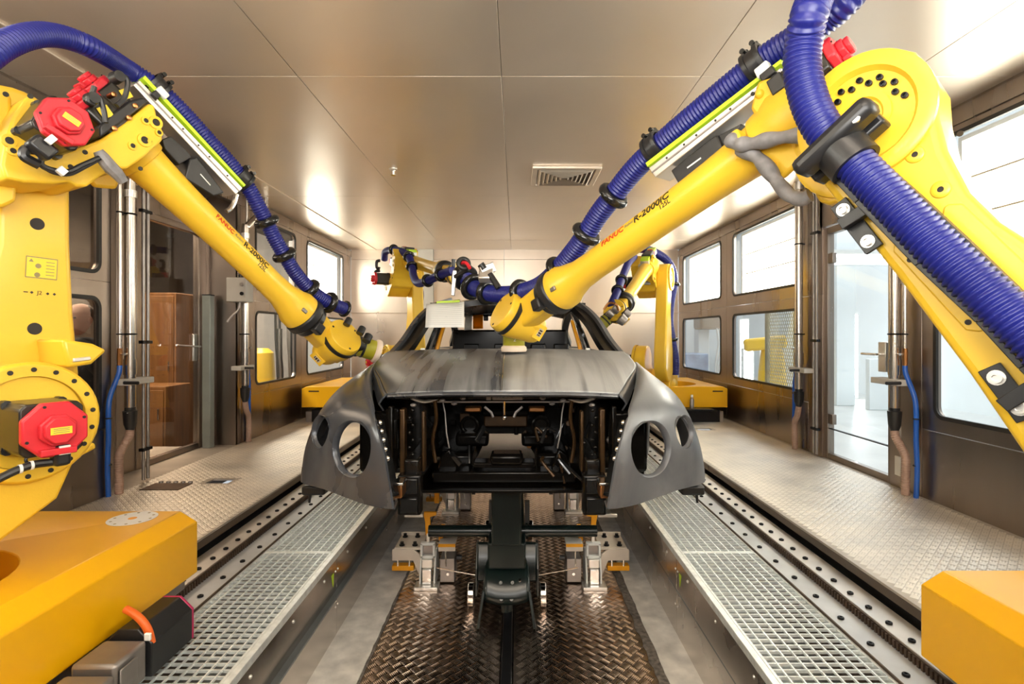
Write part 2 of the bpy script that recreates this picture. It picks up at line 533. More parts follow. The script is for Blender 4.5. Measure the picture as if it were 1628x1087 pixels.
win_count = [0]
def window(mapf, a0, a1, b0, b1, glass, rad=0.07):
    win_count[0] += 1
    c = mapf((a0 + a1) / 2, b0, 0.02)
    w = thing('window_%d' % win_count[0], c, kind='structure')
    rr_ring(mapf, a0, a1, b0, b1, rad, 0.013, 0.006).build('gasket', M['gasket'], w, smooth=40)
    p = [mapf(a, b, d) for d in (0.022, 0.028) for a, b in ((a0 - .012, b0 - .012), (a1 + .012, b0 - .012), (a1 + .012, b1 + .012), (a0 - .012, b1 + .012))]
    MB().add(p, [(3, 2, 1, 0), (4, 5, 6, 7), (0, 1, 5, 4), (1, 2, 6, 5), (2, 3, 7, 6), (3, 0, 4, 7)]).build('pane', glass, w, smooth=0)
    return w

def side_wall(side, bays, flats, glass_of):
    X = XR if side > 0 else XL
    mapf = lambda y, z, d: V(X + side * d, y, z)
    root = thing('wall_right' if side > 0 else 'wall_left', (X, 3.4, 0), kind='structure')
    sm = M['steel_wall']
    for i, (y0, y1, wy0, wy1, ub, blind) in enumerate(bays):
        g = 0.0025
        MB().bx(X, X + side * .04, y0 + g, y1 - g, 0.0, .47 - g).build('wall_panel', sm, root, bevel=.002)
        holed(mapf, y0 + g, y1 - g, .47 + g, 1.48 - g, wy0, wy1, .57, 1.365, .07, .04, 'wall_panel', sm, root)
        holed(mapf, y0 + g, y1 - g, 1.48 + g, 2.50, wy0, wy1, ub, 2.39, .07, .04, 'wall_panel', sm, root)
        window(mapf, wy0, wy1, .57, 1.365, glass_of(i, 0))
        window(mapf, wy0, wy1, ub, 2.39, glass_of(i, 1))
    for (y0, y1) in flats:
        MB().bx(X, X + side * .04, y0 + .0025, y1 - .0025, 0.0, 1.48).build('wall_panel', sm, root, bevel=.002)
        MB().bx(X, X + side * .04, y0 + .0025, y1 - .0025, 1.483, 2.50).build('wall_panel', sm, root, bevel=.002)
    # top rail with its shadow gap under the ceiling
    MB().bx(X - side * .012, X + side * .05, YF, YB, 2.44, 2.545).build('top_rail', sm, root, bevel=.004)
    MB().bx(X + side * .01, X + side * .05, YF, YB, 2.54, ZC + .02).build('shadow_gap', M['steel_dark'], root)
    return root, mapf

UB = 1.61
right_bays = [(7.24, 9.38, 7.45, 9.13, UB, 0), (5.22, 7.24, 5.36, 7.03, UB, 0), (1.83, 3.76, 1.98, 3.64, UB, 0),
              (-.10, 1.83, .05, 1.68, UB, 0), (-2.58, -.10, -1.9, -.25, UB, 0)]
left_bays = [(7.22, 9.38, 7.42, 8.97, UB, 0), (5.62, 7.22, 5.96, 7.03, UB, 0), (1.95, 3.82, 2.05, 3.72, 1.54, 0),
             (-.05, 1.95, .1, 1.8, 1.54, 0), (-2.58, -.05, -1.9, -.2, 1.54, 0)]
wr, map_r = side_wall(1, right_bays, [(4.98, 5.22), (3.76, 4.08)], lambda i, u: M['pane'])
wl, map_l = side_wall(-1, left_bays, [(5.53, 5.62)], lambda i, u: M['pane'] if (i in (0, 1) or (i > 2 and u)) else M['pane_dark'])

# --- right door: frameless glass leaf in a steel frame
def glass_door(n, X, side, y0, y1, ztop, hinge_far, kick, parts):
    d = thing('door_%d' % n, (X, (y0 + y1) / 2, 0), kind='structure')
    fr = MB()
    for y in (y0 - .03, y1 + .03):
        fr.bx(X - side * .012, X + side * .05, y - .03, y + .03, 0, ztop + .06)
    fr.bx(X - side * .012, X + side * .05, y0, y1, ztop, ztop + .06)
    fr.bx(X - side * .006, X + side * .05, y0, y1, 0.0, .05)
    fr.build('door_frame', M['steel_dark'], d, bevel=.004)
    MB().bx(X + side * .012, X + side * .022, y0 + .004, y1 - .004, .055, ztop - .004).build('pane', M['pane'] if n == 1 else M['pane_dark'], d, smooth=0)
    return d
door1 = glass_door(1, XR + .03, 1, 4.13, 4.93, 2.02, 1, 1, 0)
MB().bx(XR + .028, XR + .052, 4.135, 4.925, .268, .276).build('seal_line', M['gasket'], door1)
for z in (1.80, .36):
    MB().bx(XR + .022, XR + .06, 4.86, 4.93, z - .045, z + .045).build('hinge', M['steel_dark'], door1, bevel=.004)
dp = MB().bx(XR + .012, XR + .07, 4.15, 4.235, .83, 1.06).build('lock_plate', M['aluminium'], door1, bevel=.006)
MB().tube([V(XR + .03, 4.20, .965), V(XR - .03, 4.20, .965), V(XR - .035, 4.24, .965), V(XR - .035, 4.36, .965)], .009, 10).build('door_handle', M['chrome'], dp)
MB().bx(XR - .0, XR + .05, 4.10, 5.02, 2.09, 2.50).build('wall_panel', M['steel_wall'], wr, bevel=.002)
MB().bx(XR + .01, XR + .05, 3.76, 5.24, 1.40, 2.50)
for z in (.16, .42):
    MB().bx(XR - .008, XR + .01, 3.96, 4.02, z - .07, z + .07).build('cover_plate', M['aluminium'], wr, bevel=.003)

# --- left niche with its door
NX = -3.13
MB().prism([V(XL, 3.825, 0), V(NX, 4.285, 0), V(NX - .04, 4.285, 0), V(XL - .04, 3.825, 0)], (0, 0, 2.50)).build('niche_return', M['steel_wall'], wl)
MB().bx(NX, XL, 5.53, 5.56, 0, 2.50).build('niche_return', M['steel_wall'], wl)
MB().bx(NX - .04, NX, 4.29, 4.50, 0, 2.50).build('wall_panel', M['steel_wall'], wl, bevel=.002)
MB().bx(NX - .04, NX, 5.45, 5.53, 0, 2.50).build('wall_panel', M['steel_wall'], wl, bevel=.002)
MB().bx(NX - .04, NX, 4.50, 5.45, 2.16, 2.50).build('wall_panel', M['steel_wall'], wl, bevel=.002)
door2 = glass_door(2, NX, -1, 4.56, 5.39, 2.10, 0, 0, 0)
for z in (2.02,): pass
dp = MB().bx(NX - .01, NX + .012, 5.30, 5.37, .86, 1.12).build('lock_plate', M['aluminium'], door2, bevel=.006)
MB().tube([V(NX, 5.34, 1.0), V(NX + .055, 5.34, 1.0), V(NX + .06, 5.30, 1.0), V(NX + .06, 4.95, 1.02)], .009, 10).build('door_handle', M['chrome'], dp)
MB().bx(NX - .02, XL + .0, 3.82, 5.53, 2.50, 2.53).build('niche_ceiling', M['steel_wall'], wl)

# --- back wall: bright steel sheets, a ledge, a cover strip
wb = thing('wall_back', (0, YB, 0), kind='structure')
xs = [XL, -1.67, -1.41, -.2, 1.15, XR]
for i in range(5):
    if i == 1: continue
    for z0, z1 in ((PIT, 1.48), (1.50, 2.40), (2.403, ZC)):
        MB().bx(xs[i] + .002, xs[i + 1] - .002, YB, YB + .04, z0, z1).build('wall_panel', M['back_wall'], wb, bevel=.002)
MB().bx(-1.67, -1.41, YB - .05, YB + .04, PIT, ZC).build('cover_strip', M['box_grey'], wb, bevel=.004)
MB().bx(XL, -1.68, YB - .03, YB + .04, 1.478, 1.503).build('ledge', M['back_wall'], wb, bevel=.004)
MB().bx(-1.40, XR, YB - .03, YB + .04, 1.478, 1.503).build('ledge', M['back_wall'], wb, bevel=.004)
wf = MB().bx(XL - .3, XR + .05, YF - .05, YF, PIT, ZC).build('wall_front', M['steel_wall'])
tag(wf, kind='structure')

# --- ceiling sheets with open joints
ce = thing('ceiling', (0, 3.4, ZC), kind='structure')
cx = [XL - .02, -2.40, -1.227, -.08, 1.045, 2.18, XR + .02]
cy = [YF, -2.28, .40, 3.08, 5.76, 8.44, YB]
for i in range(6):
    for j in range(6):
        MB().bx(cx[i] + .0022, cx[i + 1] - .0022, cy[j] + .0022, cy[j + 1] - .0022, ZC, ZC + .03).build('ceiling_panel', M['ceiling'], ce, bevel=.0015)
MB().bx(XL - .4, XR + .1, YF, YB, ZC + .03, ZC + .06).build('backing', M['steel_dark'], ce)
MB().bx(-2.425, -2.385, YF, YB - .02, ZC - .012, ZC).build('joint_strip', M['ceiling'], ce, bevel=.003)

# --- ceiling vent, sprinkler head and small fittings
cv = thing('ceiling_vent', (at(906, 279, 5.0).x, 4.95, ZC), 'square louvred air vent set in the steel ceiling', 'vent')
vx, vy = .445, 5.02
vb = MB()
for k, (s, z) in enumerate(((.33, 0.0),)):
    pass
def sq_frame(c, s, w, h, z0):
    x, y = c
    return MB().bx(x - s, x + s, y - s, y - s + w, z0 - h, z0).bx(x - s, x + s, y + s - w, y + s, z0 - h, z0).bx(x - s, x - s + w, y - s + w, y + s - w, z0 - h, z0).bx(x + s - w, x + s, y - s + w, y + s - w, z0 - h, z0)
sq_frame((vx, vy), .30, .045, .022, ZC).build('vent_frame', M['ceiling'], cv, bevel=.004)
for k in range(6):
    s = .245 - k * .038
    a = MB()
    z0, z1 = ZC - .008, ZC - .03
    o = s; i2 = s - .022
    # sloped louvre ring
    rows = []
    for (r, z) in ((o, z0), (i2, z1), (i2 - .004, z1), (o - .006, z0)):
        rows.append([V(vx + sx * r, vy + sy * r, z) for sx, sy in ((-1, -1), (1, -1), (1, 1), (-1, 1), (-1, -1))])
    a.grid(rows).build('louvre', M['ceiling'], cv, smooth=0)
MB().bx(vx - .26, vx + .26, vy - .26, vy + .26, ZC - .003, ZC - .001).build('back_plate', M['steel_dark'], cv)
sp = thing('sprinkler_head', (at(625, 268, 4.8).x, 4.8, ZC), 'small sprinkler head hanging from the ceiling', 'sprinkler')
p = V(-1.075, 4.80, ZC)
MB().lathe(p, (0, 0, -1), [(0, .035), (.008, .035), (.012, .02), (.02, .016)], 16).build('rose', M['aluminium'], sp)
MB().lathe(p + V(0, 0, -.02), (0, 0, -1), [(0, .014), (.03, .012), (.034, .022), (.038, .022)], 16).build('nozzle', M['chrome'], sp)

# ============================================================ floors
fl = thing('floor', (0, 4, PIT), kind='structure')
GAP0, GAP1 = -.083, -.012
MB().bx(-2.9, 2.85, YF, YB, PIT - .12, PIT - .06).build('slab', M['dark_floor'], fl)
def tread(x0, x1, y0, y1, z, p, nb, h, skip=None, fill=.88):
    """raised bars of a tread plate in alternating diagonal groups"""
    s = p / sqrt(2)
    bl = s * fill; bw = s / nb
    nx = int((x1 - x0) / p); ny = int((y1 - y0) / p)
    ox = x0 + ((x1 - x0) - nx * p) / 2; oy = y0 + ((y1 - y0) - ny * p) / 2
    cs = []
    for i in range(nx):
        for j in range(ny):
            for k in (0, 1):
                c = (ox + (i + .25 + .5 * k) * p, oy + (j + .25 + .5 * k) * p)
                if skip and skip(*c): continue
                cs.append((c[0], c[1], 1 if k else -1))
    # groups alternate: k = 0 lies along one diagonal, k = 1 along the other, both on the square lattice p
    C = np.array(cs)
    offs = (np.arange(nb) - (nb - 1) / 2) * bw
    r2 = 1 / sqrt(2)
    out_v = []; 
    for o in offs:
        d = np.stack([C[:, 2] * r2, np.full(len(C), r2)], 1)
        n = np.stack([-d[:, 1], d[:, 0]], 1)
        c = C[:, :2] + n * o
        hw = bw * .45; hl = bl / 2
        pts = []
        for (a, b, zz) in ((-hl, -hw, 0), (hl, -hw, 0), (hl, hw, 0), (-hl, hw, 0), (-hl + hw * .9, 0, h), (hl - hw * .9, 0, h)):
            q = c + d * a + n * b
            pts.append(np.concatenate([q, np.full((len(C), 1), z + zz)], 1))
        out_v.append(np.stack(pts, 1))
    Vv = np.concatenate(out_v, 0)
    nq = Vv.shape[0]
    b = (np.arange(nq) * 6)[:, None]
    q4 = np.concatenate([b + np.array([[0, 1, 5, 4]]), b + np.array([[2, 3, 4, 5]])], 0)
    t3 = np.concatenate([b + np.array([[1, 2, 5]]), b + np.array([[3, 0, 4]])], 0)
    me = bpy.data.meshes.new('tread_relief')
    Vf = Vv.reshape(-1, 3)
    me.vertices.add(len(Vf)); me.vertices.foreach_set('co', Vf.ravel())
    loops = np.concatenate([q4.ravel(), t3.ravel()])
    me.loops.add(len(loops)); me.loops.foreach_set('vertex_index', loops)
    starts = np.concatenate([np.arange(len(q4)) * 4, len(q4) * 4 + np.arange(len(t3)) * 3])
    me.polygons.add(len(starts)); me.polygons.foreach_set('loop_start', starts)
    me.update(calc_edges=True); me.validate()
    return me
def tread_obj(me, mat, parent):
    me.materials.append(mat)
    o = bpy.data.objects.new('tread_relief', me)
    COL.objects.link(o)
    o.parent = parent
    o.location = -origin_of(parent)
    o['kind'] = 'stuff'
    return o

# pit: two tread plates either side of the drag slot, ragged kerbs, concrete strips
PR, PLf = .705, -.77
for (a, b) in ((PLf, GAP0), (GAP1, PR)):
    pl = MB().bx(a, b, YF, YB, PIT - .012, PIT).build('tread_plate', M['tread_pit_base'], fl)
    me = tread(a + .004, b - .004, 2.45, 9.3, PIT, .0667, 5, .0015)
    tread_obj(me, M['tread_pit'], fl)
MB().bx(GAP0 + .001, GAP1 - .001, YF, YB, PIT - .10, PIT - .05).build('slot_bottom', M['ink'], fl)
for y in (2.2, 2.9, 3.6, 4.3, 5.4):
    MB().bx(GAP0, GAP1, y, y + .05, PIT - .06, PIT - .03).build('slot_bridge', M['bolt'], fl)
def ragged(x0, x1, name, mat, amp, seed, z):
    r = random.Random(seed)
    ys = [2.2 + .05 * k for k in range(145)]
    top = [V(x0 + r.uniform(-amp, amp), y, z) for y in ys]
    right = [V(x1 + r.uniform(-amp * .5, amp * .5), y, z) for y in ys]
    m = MB()
    m.grid([[p + V(0, 0, -.02) for p in top], top, right, [p + V(0, 0, -.02) for p in right]])
    return m.build(name, mat, fl, smooth=30)
ragged(PR - .004, .762, 'kerb_edge', M['pit_edge'], .008, 1, PIT + .004)
ragged(.752, .925, 'concrete_kerb', M['concrete'], .004, 2, PIT + .009)
ragged(PLf - .012, PLf + .006, 'kerb_edge', M['pit_edge'], .006, 3, PIT + .004)
ragged(-1.03, PLf - .008, 'concrete_kerb', M['concrete'], .005, 4, PIT + .009)

# skirts: steel sheets up to the gratings
SK = [.68, 1.90, 3.11, 4.33, 5.55, 6.77, 7.99, 9.38]
SXR, SXL = .914, -1.018
GZ = -.12
for sx, side in ((SXR, 1), (SXL, -1)):
    for k in range(7):
        y0, y1 = SK[k], SK[k + 1]
        s_ = MB().bx(sx, sx + side * .012, y0 + .002, y1 - .002, PIT - .02, GZ - .012).build('skirt_panel', M['skirt'], fl, bevel=.0015)
        rv = MB()
        nr = 3
        for q in range(nr):
            y = y0 + .2 + q * (y1 - y0 - .4) / (nr - 1)
            rv.lathe((sx, y, GZ - .075), (-side, 0, 0), [(0, .009), (.003, .008), (.006, .004)], 10)
        for z in (GZ - .10, GZ - .30):
            for y in (y0 + .02, y1 - .02):
                rv.lathe((sx, y, z), (-side, 0, 0), [(0, .007), (.003, .006), (.005, .003)], 10)
        rv.build('rivets', M['aluminium'], s_)
    MB().bx(sx - side * .006, sx + side * .022, SK[0], 9.38, GZ - .03, GZ + .004).build('edge_angle', M['galv'], fl, bevel=.002)
# small yellow stickers at the sheet joints
for (sx, side) in ((SXR, 1), (SXL, -1)):
    t = MB().prism([V(sx - side * .001, 3.02, -.215), V(sx - side * .001, 3.06, -.215), V(sx - side * .001, 3.05, -.29)], (-side * .001, 0, 0)).build('warning_sticker', M['lime'], fl)

# walkways: aluminium tread plates with a few hand holes
WXR, WXL = 1.655, -1.727
HOLES = {1: (2.22, 6.45), -1: (-2.25, 4.17)}
WY = [-1.2, 1.5, 3.3, 5.7, 7.6, 9.40]
for side, x0, x1 in ((1, WXR, XR + .05), (-1, XL - .32, WXL)):
    mapw = lambda x, y, d: V(x, y, -d)
    hx, hy = HOLES[side]
    for k in range(5):
        y0, y1 = WY[k], WY[k + 1]
        if y0 < hy < y1:
            holed(mapw, x0, x1, y0, y1, hx - .085, hx + .085, hy - .06, hy + .06, .006, .012, 'walkway_plate', M['tread_alu_base'], fl)
        else:
            MB().bx(x0, x1, y0, y1, -.012, 0).build('walkway_plate', M['tread_alu_base'], fl)
        edge = WXR if side > 0 else WXL
    MB().bx(edge, edge + side * .03, WY[0], 9.38, -.055, -.012).build('walkway_edge', M['steel_dark'], fl, bevel=.003)
    MB().bx(edge + side * .1, edge + side * .12, WY[0], 9.38, -.55, -.012).build('walkway_web', M['dark_floor'], fl)
    MB().bx(hx - .2, hx + .2, hy - .2, hy + .2, -.2, -.19).build('hole_bottom', M['bolt'], fl)
    a, b = (WXR + .01, XR - .01) if side > 0 else (XL + .01, WXL - .01)
    sk = (lambda x, y, hx=hx, hy=hy: abs(x - hx) < .115 and abs(y - hy) < .09)
    me = tread(a, b, 1.2, 9.36, 0.0, .0485, 3, .0022, sk, .92)
    tread_obj(me, M['tread_alu'], fl)

# the rail trenches under the tracks
for side in (1, -1):
    e = [XM + side * v for v in (.95, 1.80)]
    MB().bx(min(e), max(e), SK[0], 9.38, -.34, -.33).build('trench_pan', M['pan_steel'], fl)
    e = [XM + side * v for v in (1.70, 1.76)]
    MB().bx(min(e), max(e), SK[0], 9.38, -.33, -.17).build('trench_side', M['bolt'], fl)

# ============================================================ gratings: one thing to each lift-out panel
def grating(x0, x1, y0, y1):
    g = thing('floor_grating', ((x0 + x1) / 2, y0, GZ - .03))
    y0 += .003; y1 -= .003
    fr = MB()
    fr.bx(x0, x0 + .012, y0, y1, GZ - .03, GZ + .002).bx(x1 - .012, x1, y0, y1, GZ - .03, GZ + .002)
    fr.bx(x0 + .012, x1 - .012, y0, y0 + .012, GZ - .03, GZ + .002).bx(x0 + .012, x1 - .012, y1 - .012, y1, GZ - .03, GZ + .002)
    fr.build('grating_frame', M['galv'], g, bevel=.0015)
    ny = round((y1 - y0) / .0405); nx = round((x1 - x0) / .0445)
    b1 = MB()
    for j in range(1, ny):
        y = y0 + (y1 - y0) * j / ny
        b1.bx(x0 + .012, x1 - .012, y - .0024, y + .0024, GZ - .012, GZ)
    tag(b1.build('bearing_bars', M['galv'], g, smooth=0), kind='stuff')
    b2 = MB()
    for i in range(1, nx):
        x = x0 + (x1 - x0) * i / nx
        b2.bx(x - .003, x + .003, y0 + .012, y1 - .012, GZ - .007, GZ + .0012)
    tag(b2.build('cross_rods', M['galv'], g, smooth=0), kind='stuff')
    return g
GN = ['nearest the camera', 'second from the camera', 'third from the camera', 'fourth from the camera', 'fifth from the camera', 'at the far end']
for side, x0, x1 in ((1, SXR + .024, 1.358), (-1, -1.43, SXL - .024)):
    for k in range(1, 7):
        g = grating(x0, x1, SK[k], SK[k + 1])
        tag(g, 'galvanised walking grate %s on the %s of the pit' % (GN[k - 1], 'right' if side > 0 else 'left'), 'grating', 'walking grates along the pit')

# ============================================================ rail tracks
def track(side):
    X = lambda v: XM + side * v
    t = thing('rail_track', (X(1.55), 4.5, -.33),
              'grey bolted robot rail with toothed rack along the %s of the pit' % ('right' if side > 0 else 'left'), 'rail', 'robot rails along the pit')
    def bb(a, b, z0, z1, name, mat, bev=.003):
        e = sorted((X(a), X(b)))
        return MB().bx(e[0], e[1], 1.0, 9.3, z0, z1).build(name, mat, t, bevel=bev)
    bb(1.398, 1.543, -.33, -.12, 'channel', M['channel'])
    bb(1.394, 1.400, -.33, -.108, 'channel_lip', M['rack'], 0)
    bb(1.543, 1.674, -.33, -.08, 'rail_plate', M['rail_steel'])
    rk = bb(1.535, 1.543, -.118, -.082, 'gear_rack', M['rack'], 0)
    teeth = MB()
    y = 1.3
    while y < 6.5:
        e = sorted((X(1.528), X(1.5355)))
        teeth.bx(e[0], e[1], y, y + .011, -.118, -.088)
        y += .022
    tag(teeth.build('teeth', M['rack'], rk, smooth=0), kind='stuff')
    b0 = MB().lathe((X(1.583), 1.35, -.08), (0, 0, 1), [(0, .0135), (.007, .0135), (.009, .011), (.009, .006), (.004, .006)], 12).build('bolt', M['bolt'], t)
    for k in range(1, 44):
        c = b0.copy(); COL.objects.link(c); c.location = (0, k * .1312, 0)
    for k in range(0, 29):
        c = b0.copy(); COL.objects.link(c); c.location = (X(1.453) - X(1.583), .04 + k * .199, -.04)
    return t
for s in (1, -1): track(s)
# ============================================================ the car body in primer
CARX = -.065
car = thing('car_body', (CARX, 4.4, .25), 'unfinished grey car body without bumper or lamps standing over the pit', 'car')
def cp(px, py, d):
    """a point of the right half, from the photograph, as (distance from the car's middle, depth, height)"""
    p = at(px, py, d)
    return V(p.x - CARX, p.y, p.z)
def sidept(p, s):
    return V(CARX + s * p.x, p.y, p.z)
def smooth_grid(ctrl, nr, nc):
    rows = [catmull(r, nc) for r in ctrl]
    cols = []
    for j in range(len(rows[0])):
        cols.append(catmull([r[j] for r in rows], nr))
    return [[cols[j][i] for j in range(len(cols))] for i in range(len(cols[0]))]

# ---- bonnet: rows from the lip to the windscreen
Hc = [V(0, 2.55, .850), V(0, 2.70, .912), V(0, 2.95, .962), V(0, 3.25, .995), V(0, 3.62, 1.018)]
He = [cp(983, 627, 2.72), cp(989, 619, 2.82), cp(998, 603, 3.0), cp(1010, 581, 3.28), cp(992, 560, 3.60)]
Hf = [cp(996, 642, 2.73), cp(1001, 632, 2.83), cp(1007, 614, 3.0), cp(1013, 590, 3.27), cp(1000, 565, 3.60)]
ctrl = []
for k in range(5):
    row = []
    for t in (0, .2, .4, .6, .8, .93, 1.0):
        c, e = Hc[k], He[k]
        row.append(V(c.x + (e.x - c.x) * t, c.y + (e.y - c.y) * t ** 2.2, c.z + (e.z - c.z) * t ** 2.6))
    ctrl.append(row)
half = smooth_grid(ctrl, 8, 5)
full = [[sidept(p, -1) for p in reversed(r[1:])] + [sidept(p, 1) for p in r] for r in half]
hood = MB().grid(full).build('hood', M['hood_primer'], car, solid=.012, bevel=0, smooth=50)
for s in (-1, 1):
    rows = []
    edge = catmull(He, 8); low = catmull(Hf, 8)
    for a, b in zip(edge, low):
        rows.append([sidept(a, s), sidept(a.lerp(b, .5) + V(.004, 0, 0), s), sidept(b, s), sidept(b + V(-.02, .01, -.035), s)])
    MB().grid(rows).build('hood_side', M['primer'], hood, solid=.008, smooth=60)
# folded lip under the bonnet's front edge, and the middle crease with its bright line
lip = []
for p in full[0]:
    lip.append([p + V(0, .002, .002), p + V(0, -.004, -.012), p + V(0, .012, -.022), p + V(0, .05, -.018)])
MB().grid(lip).build('hood_lip', M['primer'], hood, solid=.004, smooth=60)
mid = [r[len(r) // 2] for r in full]
MB().tube([p + V(0, 0, .005) for p in mid[:26]], .0028, 6).build('centre_line', M['chrome'], hood)
MB().tube([p + V(-.008, 0, .0035) for p in mid[:26]], .0034, 6).build('centre_groove', M['black'], hood)

# ---- wings with their round lamp openings
W = [
 [(966,808,2.33),(985,806,2.36),(1010,801,2.42),(1040,791,2.50),(1080,777,2.62),(1118,766,2.74)],
 [(973,765,2.34),(990,762,2.36),(1015,760,2.42),(1045,757,2.51),(1085,750,2.63),(1117,745,2.76)],
 [(981,722,2.36),(998,718,2.39),(1033,713,2.47),(1062,707,2.56),(1090,702,2.66),(1112,712,2.80)],
 [(993,680,2.42),(1005,672,2.45),(1033,665,2.53),(1062,660,2.63),(1085,662,2.74),(1101,677,2.88)],
 [(1000,655,2.50),(1008,640,2.57),(1030,632,2.67),(1055,630,2.78),(1075,637,2.90),(1088,650,3.00)],
 [(1009,625,2.75),(1015,609,2.83),(1028,603,2.92),(1045,607,3.02),(1060,616,3.10),(1072,628,3.18)],
 [(1013,602,3.05),(1015,591,3.12),(1021,588,3.20),(1031,593,3.28),(1040,601,3.35),(1049,610,3.42)],
 [(1012,585,3.40),(1010,577,3.46),(1013,578,3.52),(1019,584,3.56),(1026,591,3.60),(1033,600,3.64)]]
WC = []
for r in W:
    row = [cp(*q) for q in r]
    o = row[-1]
    row.append(o + V(.012, .16, -.012))
    row.append(o + V(.012, .34, -.03))
    WC.append(row)
def cutter(c, n, r):
    m = MB().lathe(Vector(c) - Vector(n) * .16, n, [(0, r), (.32, r)], 48)
    return m.build('cutter', None, None, smooth=0)
HOLE = [((1033, 713, 2.465), (.50, -.86, .05), .122), ((1086.5, 686.5, 2.665), (.66, -.75, .08), .078)]
for s in (-1, 1):
    g = smooth_grid([[sidept(p, s) for p in r] for r in WC], 6, 6)
    wing = MB().grid(g).build('wing', M['primer'], car, solid=.014, smooth=0)
    cuts = []
    for (q, n, r) in HOLE:
        c = sidept(cp(*q), s)
        ct = cutter(c, Vector((n[0] * s, n[1], n[2])).normalized(), r)
        cuts.append(ct)
        b = wing.modifiers.new('cut', 'BOOLEAN'); b.operation = 'DIFFERENCE'; b.object = ct; b.solver = 'EXACT'
    apply_mods(wing)
    for c in cuts: bpy.data.objects.remove(c)
    shade(wing.data, 40)
    # folded rim round each opening, reaching back
    for (q, n, r) in HOLE:
        c = sidept(cp(*q), s); nn = Vector((n[0] * s, n[1], n[2])).normalized()
        MB().lathe(c - nn * .014, nn, [(0, r - .006), (.02, r + .001), (.022, r + .005), (0, r + .001)], 40, cap=False).build('lamp_rim', M['primer'], wing, smooth=60)
    # lower return edge and dark undertray lip
    low = catmull([sidept(p, s) for p in WC[0]], 6)
    MB().grid([[p + V(0, 0, .004), p + V(0, .03, -.012), p + V(0, .09, .004)] for p in low]).build('wing_return', M['primer'], wing, solid=.006, smooth=60)
    # bright flange with studs down the inner edge
    edge = [sidept(cp(*q), s) for q in ((998, 668, 2.50), (990, 705, 2.44), (980, 745, 2.41), (972, 790, 2.39))]
    fl_ = MB()
    rows = []
    for p in catmull(edge, 5):
        rows.append([p + V(s * .004, -.02, 0), p + V(-s * .006, .0, 0), p + V(-s * .030, .03, .0)])
    flange = MB().grid(rows).build('wing_flange', M['black_shiny'], wing, solid=.004, smooth=60)
    for t in (.08, .2, .32, .44, .56):
        ps = catmull(edge, 8); p = ps[int(t * (len(ps) - 1))] + V(-s * .016, .008, 0)
        MB().ball(p, .013, 10, 7).build('stud', M['chrome'], flange)
    # box end of the bumper carrier at the foot of the flange
    p = sidept(cp(958, 775, 2.48), s)
    MB().box(p, (.035, .10, .07)).build('bracket', M['copper'], wing, bevel=.006)
    MB().box(p + V(-s * .004, -.03, .035), (.045, .09, .012)).build('bracket_plate', M['chrome'], wing, bevel=.003)
    # black spout under the wing's outer corner
    p = sidept(cp(1098, 776, 2.86), s)
    MB().box(p, (.12, .10, .05)).build('splash_bracket', M['black'], wing, bevel=.012)
    MB().cyl(p + V(s * .03, 0, -.02), p + V(s * .035, 0, -.075), .009, .006, 8).build('pin', M['black'], wing)

